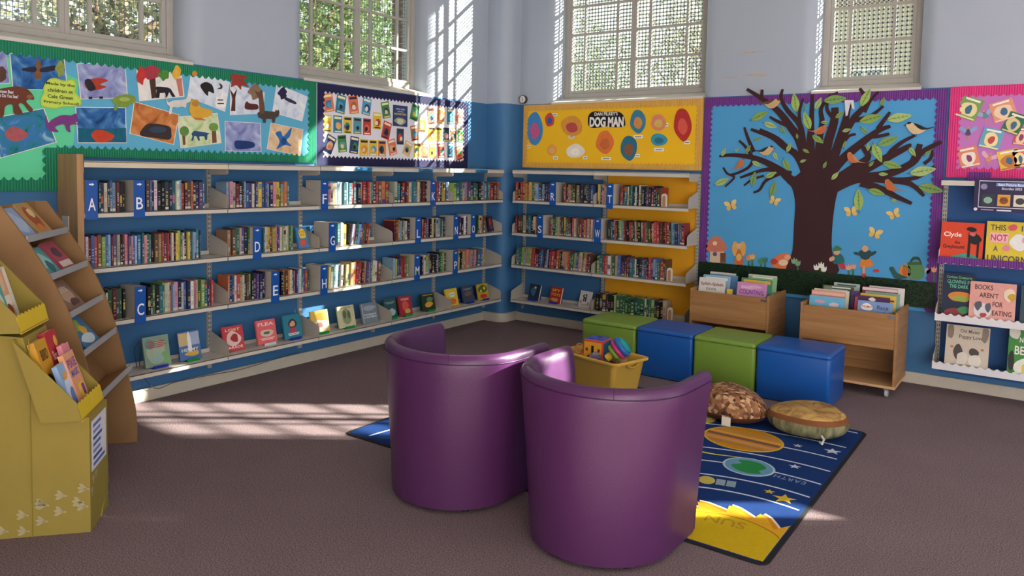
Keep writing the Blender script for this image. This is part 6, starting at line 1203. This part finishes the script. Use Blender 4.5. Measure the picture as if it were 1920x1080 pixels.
def tray(u0, z0, name='tray'):
    """open wedge tray: near side, far side, floor, back, bright front lip"""
    sd = [(u0+.018, z0), (u0+.185, z0), (u0+.29, z0+.37), (u0+.035, z0+.075)]
    t = slab(sd, -.03, -.024, 'tray_side', CARD); slab(sd, W+.006, W+.012, 'tray_side', CARD)
    slab([(u0+.018, z0), (u0+.185, z0), (u0+.185, z0+.006), (u0+.018, z0+.006)], -.024, W+.006, 'tray_floor', CARDI)
    slab([(u0+.185, z0), (u0+.29, z0+.37), (u0+.284, z0+.37), (u0+.179, z0+.004)], -.024, W+.006, 'tray_back', CARDI)
    k = 16; top = [( -.03+(W+.042)*i/k, z0+.075+(.006 if i % 2 else -.004)) for i in range(k+1)]
    pts = [(-.03, z0-.004), (W+.012, z0-.004)]+top[::-1]
    L_ = Frame(SP(u0+.018, 0, 0), KV, (KU*.22+Vector((0, 0, 1)))) 
    n = L_.n; sgn = 1 if n.dot(-KU) > 0 else -1
    pts = [(v, z/1.0) for v, z in pts]
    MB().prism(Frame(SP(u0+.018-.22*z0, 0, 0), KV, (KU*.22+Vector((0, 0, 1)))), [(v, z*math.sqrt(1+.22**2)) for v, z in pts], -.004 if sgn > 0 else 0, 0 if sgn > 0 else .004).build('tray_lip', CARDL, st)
tray(0., .525); tray(.235, .925)
# bird footprints
def foot(F, a, b, rot, s=.03):
    G = F.sub(a, b, .0006, rot); mb = MB()
    for q in (-.55, 0, .55): mb.prism(G.sub(0, 0, 0, q), [(-.003, 0), (.003, 0), (.007, s*1.0), (0, s*1.35), (-.007, s)], 0, .0006)
    mb.prism(G, [(-.004, .004), (.004, .004), (.004, -.012), (-.004, -.012)], 0, .0006); mb.build('footprint', cm('#ab9f78', .8), st)
def side_at(px, py):
    r = ray(px, py); n = SIDE.n; t = (KO-CAM).dot(n)/r.dot(n); P = CAM+r*t-KO; return (P.dot(-KU), P.z)
SG = Frame(KO-KV*0.0+SIDE.n*(-.0035), -KU, (0, 0, 1))
for px, py in [(10, 997), (50, 997), (48, 967), (84, 978), (82, 946), (118, 960), (120, 930), (152, 942), (162, 917), (86, 948), (160, 950)]:
    a, b = side_at(px, py); foot(SG, a, b, R_(80))
for v, z in [(.03, .17), (.05, .22), (.09, .23), (.03, .28), (.12, .29), (.09, .33), (.2, .38)]:
    G = Frame(SP(.0, 0, 0), KV, (0, 0, 1)); 
    if G.n.dot(KU) > 0: G = Frame(SP(0, 0, 0), -KV, (0, 0, 1)); v = -v
    foot(G, v, z, 0, .02)
# printed sheet on the front
G = Frame(SP(-.001, 0, 0), -KV, (0, 0, 1)); sg = 1 if G.n.dot(-KU) > 0 else -1
if sg < 0: G = Frame(SP(-.001, 0, 0), KV, (0, 0, 1))
ax_ = -1 if sg > 0 else 1
mb = MB(); mb.box(min(ax_*.03, ax_*.25), max(ax_*.03, ax_*.25), .27, .50, 0, .0015, 0, lin('#d9dae4'), G); rr = random.Random(4)
for i in range(7):
    z = .475-i*.03; x0 = ax_*.05; x1 = ax_*rr.uniform(.15, .23); mb.box(min(x0, x1), max(x0, x1), z-.009, z+.006, .0015, .002, 0, lin(['#4a68a8', '#6a86c0', '#38508a'][i % 3]), G)
mb.build('print_sheet', PRINT, st)
# books in the trays
FF = Frame(KO, -KV if sg > 0 else KV, (0, 0, 1))            # looking at the front: n points out of the front
def traybook(v, u, z, w_, h, th, hx, bits, label, lean=20, roll=0.):
    facebook(FF, ax_*v if sg > 0 else v, z, -u, w_, h, th, hx, bits, label, lean=lean, name='tray_book', group='books in the yellow display stand', roll=roll)
traybook(.075, .125, .532, .13, .345, .03, '#c9952a', [('blob', 0, .3, .3, .2, '#23211f'), ('blob', -.15, .45, .25, .1, '#2a2623'), ('txt', 'BIRD', 0, .8, .6, .14, '#5a3a14'), ('lines', .15, 1, '#e8d9a0')], 'gold book with black bird standing in front tray', 16)
traybook(.212, .125, .532, .125, .36, .03, '#b8303a', [('txt', 'Scarred', 0, .68, .75, .12, '#f0e4d8'), ('txt', 'Cat', .05, .52, .4, .12, '#f0e4d8'), ('blob', .2, .85, .14, .08, '#e0b04a'), ('blob', -.1, .2, .25, .14, '#7a2a5a')], 'red book with white title standing in front tray', 16)
traybook(.09, .068, .532, .115, .23, .022, '#8fb0d8', [('blob', 0, .5, .35, .3, '#c8d4e8'), ('blob', .1, .3, .25, .18, '#5a7ab8'), ('blob', -.1, .75, .2, .1, '#e8a04a')], 'pale blue book at the front of front tray', 18)
traybook(.185, .06, .532, .13, .26, .024, '#e2a07a', [('txt', 'PIXIE', 0, .8, .8, .16, '#6a3a9a'), ('txt', 'MAGIC', 0, .62, .7, .13, '#4a5ab8'), ('blob', .05, .25, .3, .2, '#e6c24a'), ('blob', .2, .28, .14, .12, '#7a3a8a')], 'peach book titled Pixie Magic at front of front tray', 18)
traybook(.235, .088, .532, .09, .29, .022, '#e08a9a', [('blob', 0, .6, .3, .2, '#e8b8a8')], 'pink book behind the Pixie Magic book', 16)
traybook(.06, .34, .932, .14, .22, .03, '#5aa89a', [('blob', 0, .5, .4, .3, '#c8d8cc'), ('blob', .1, .35, .15, .2, '#3a4a4e')], 'teal patterned book in upper tray', 16)
traybook(.15, .35, .932, .13, .25, .03, '#d8a07a', [('blob', 0, .75, .35, .2, '#e0b898'), ('bar', -.45, .45, .3, .5, '#e8dccf'), ('blob', .1, .2, .25, .14, '#7a3a34')], 'peach book standing in upper tray', 16)
traybook(.23, .365, .932, .11, .25, .03, '#d6d2c8', [('bar', -.4, .4, .05, .95, '#e0ddd4')], 'plain off-white book in upper tray', 16)
# ------------------------------------------------------------------ curved wooden display
WV0, WV1 = .555, 1.165                                       # near and far side panels along KV
def vof(P): return (Vector((P[0], P[1], 0))-KO).dot(KV)
WV0 = vof((1.201, -4.981)); WV1 = vof((.719, -4.593))
prof = [(.075, 0), (.085, .2), (.13, .44), (.18, .68), (.25, .91), (.34, 1.11), (.45, 1.30), (.545, 1.445)]
cd_ = thing('curved_display', 'curved wooden book display with grey shelf lips behind yellow stand', 'display unit', SP(.4, (WV0+WV1)/2, 0))
PLY = ramp_mat('ply_panel', [(.3, '#866440'), (.7, '#9c7850')], 3, .5, stretch=(1, 1, .8), detail=4)
outl = catmull(prof, 3, False)+[(.66, 1.445), (.66, 0)]
for v in (WV0, WV1): slab(outl, v-.009, v+.009, 'side_panel', PLY, cd_)
slab([(.60, 0), (.63, 0), (.63, 1.44), (.60, 1.44)], WV0+.009, WV1-.009, 'back_panel', PLY, cd_)
GREYP = cm('#a4a6a8', .35, .05)
SHL = [(.445, 1.275), (.345, 1.08), (.262, .88), (.195, .68), (.11, .46)]
for u, z in SHL:
    sl_ = slab([(u-.005, z), (u+.16, z-.06), (u+.16, z-.07), (u-.005, z-.012)], WV0+.009, WV1-.009, 'shelf', PLY, cd_)
    slab([(u-.012, z-.012), (u-.005, z-.012), (u-.005, z+.022), (u-.012, z+.022)], WV0+.009, WV1-.009, 'shelf_lip', GREYP, sl_)
    slab([(u+.13, z-.045), (u+.14, z-.045), (u+.24, z+.12), (u+.23, z+.12)], WV0+.009, WV1-.009, 'back_slope', PLY, sl_)
def dbook(i, v, w_, h, hx, bits, label, lean=30, th=.012, du=.012):
    u, z = SHL[i]
    facebook(FF, ax_*v if sg > 0 else v, z-.01, -(u+du), w_, h, th, hx, bits, label, lean=lean, name='display_book', group='books on the curved wooden display')
mid = (WV0+WV1)/2
dbook(0, WV0+.14, .2, .2, '#8fa4c8', [('blob', 0, .5, .4, .35, '#a8bcd8')], 'pale blue book on the top step of curved display', 40)
dbook(0, WV0+.38, .19, .22, '#b8905a', [('blob', 0, .5, .35, .35, '#a8502e'), ('blob', .1, .7, .2, .15, '#e0c890'), ('blob', -.1, .25, .2, .12, '#d87a3a')], 'orange patterned book on the top step of curved display', 40)
dbook(1, WV0+.17, .2, .18, '#4f9a9a', [('blob', 0, .5, .4, .3, '#9ac8c4'), ('blob', .1, .3, .2, .2, '#2f6a72')], 'turquoise book on second step of curved display', 40)
dbook(1, WV0+.40, .18, .19, '#a84a5a', [('bar', -.45, .45, .1, .3, '#d8c8c0'), ('blob', 0, .6, .3, .2, '#5a3a4a')], 'dark red book on second step of curved display', 40, .02)
dbook(2, WV0+.26, .24, .19, '#8a6a5a', [('blob', 0, .5, .4, .3, '#b89a84'), ('txt', 'ONCE', 0, .7, .5, .16, '#d8c8b4'), ('blob', .1, .25, .3, .12, '#5a3e34')], 'brown book on third step of curved display', 40)
dbook(3, WV0+.27, .24, .20, '#3f78a8', [('blob', -.1, .7, .35, .18, '#8ab04a'), ('blob', .1, .5, .2, .14, '#e0a83a'), ('blob', 0, .25, .4, .16, '#c8d8e0'), ('txt', 'CAT', -.2, .85, .4, .14, '#e8e0b0')], 'blue and green book on fourth step of curved display', 40)
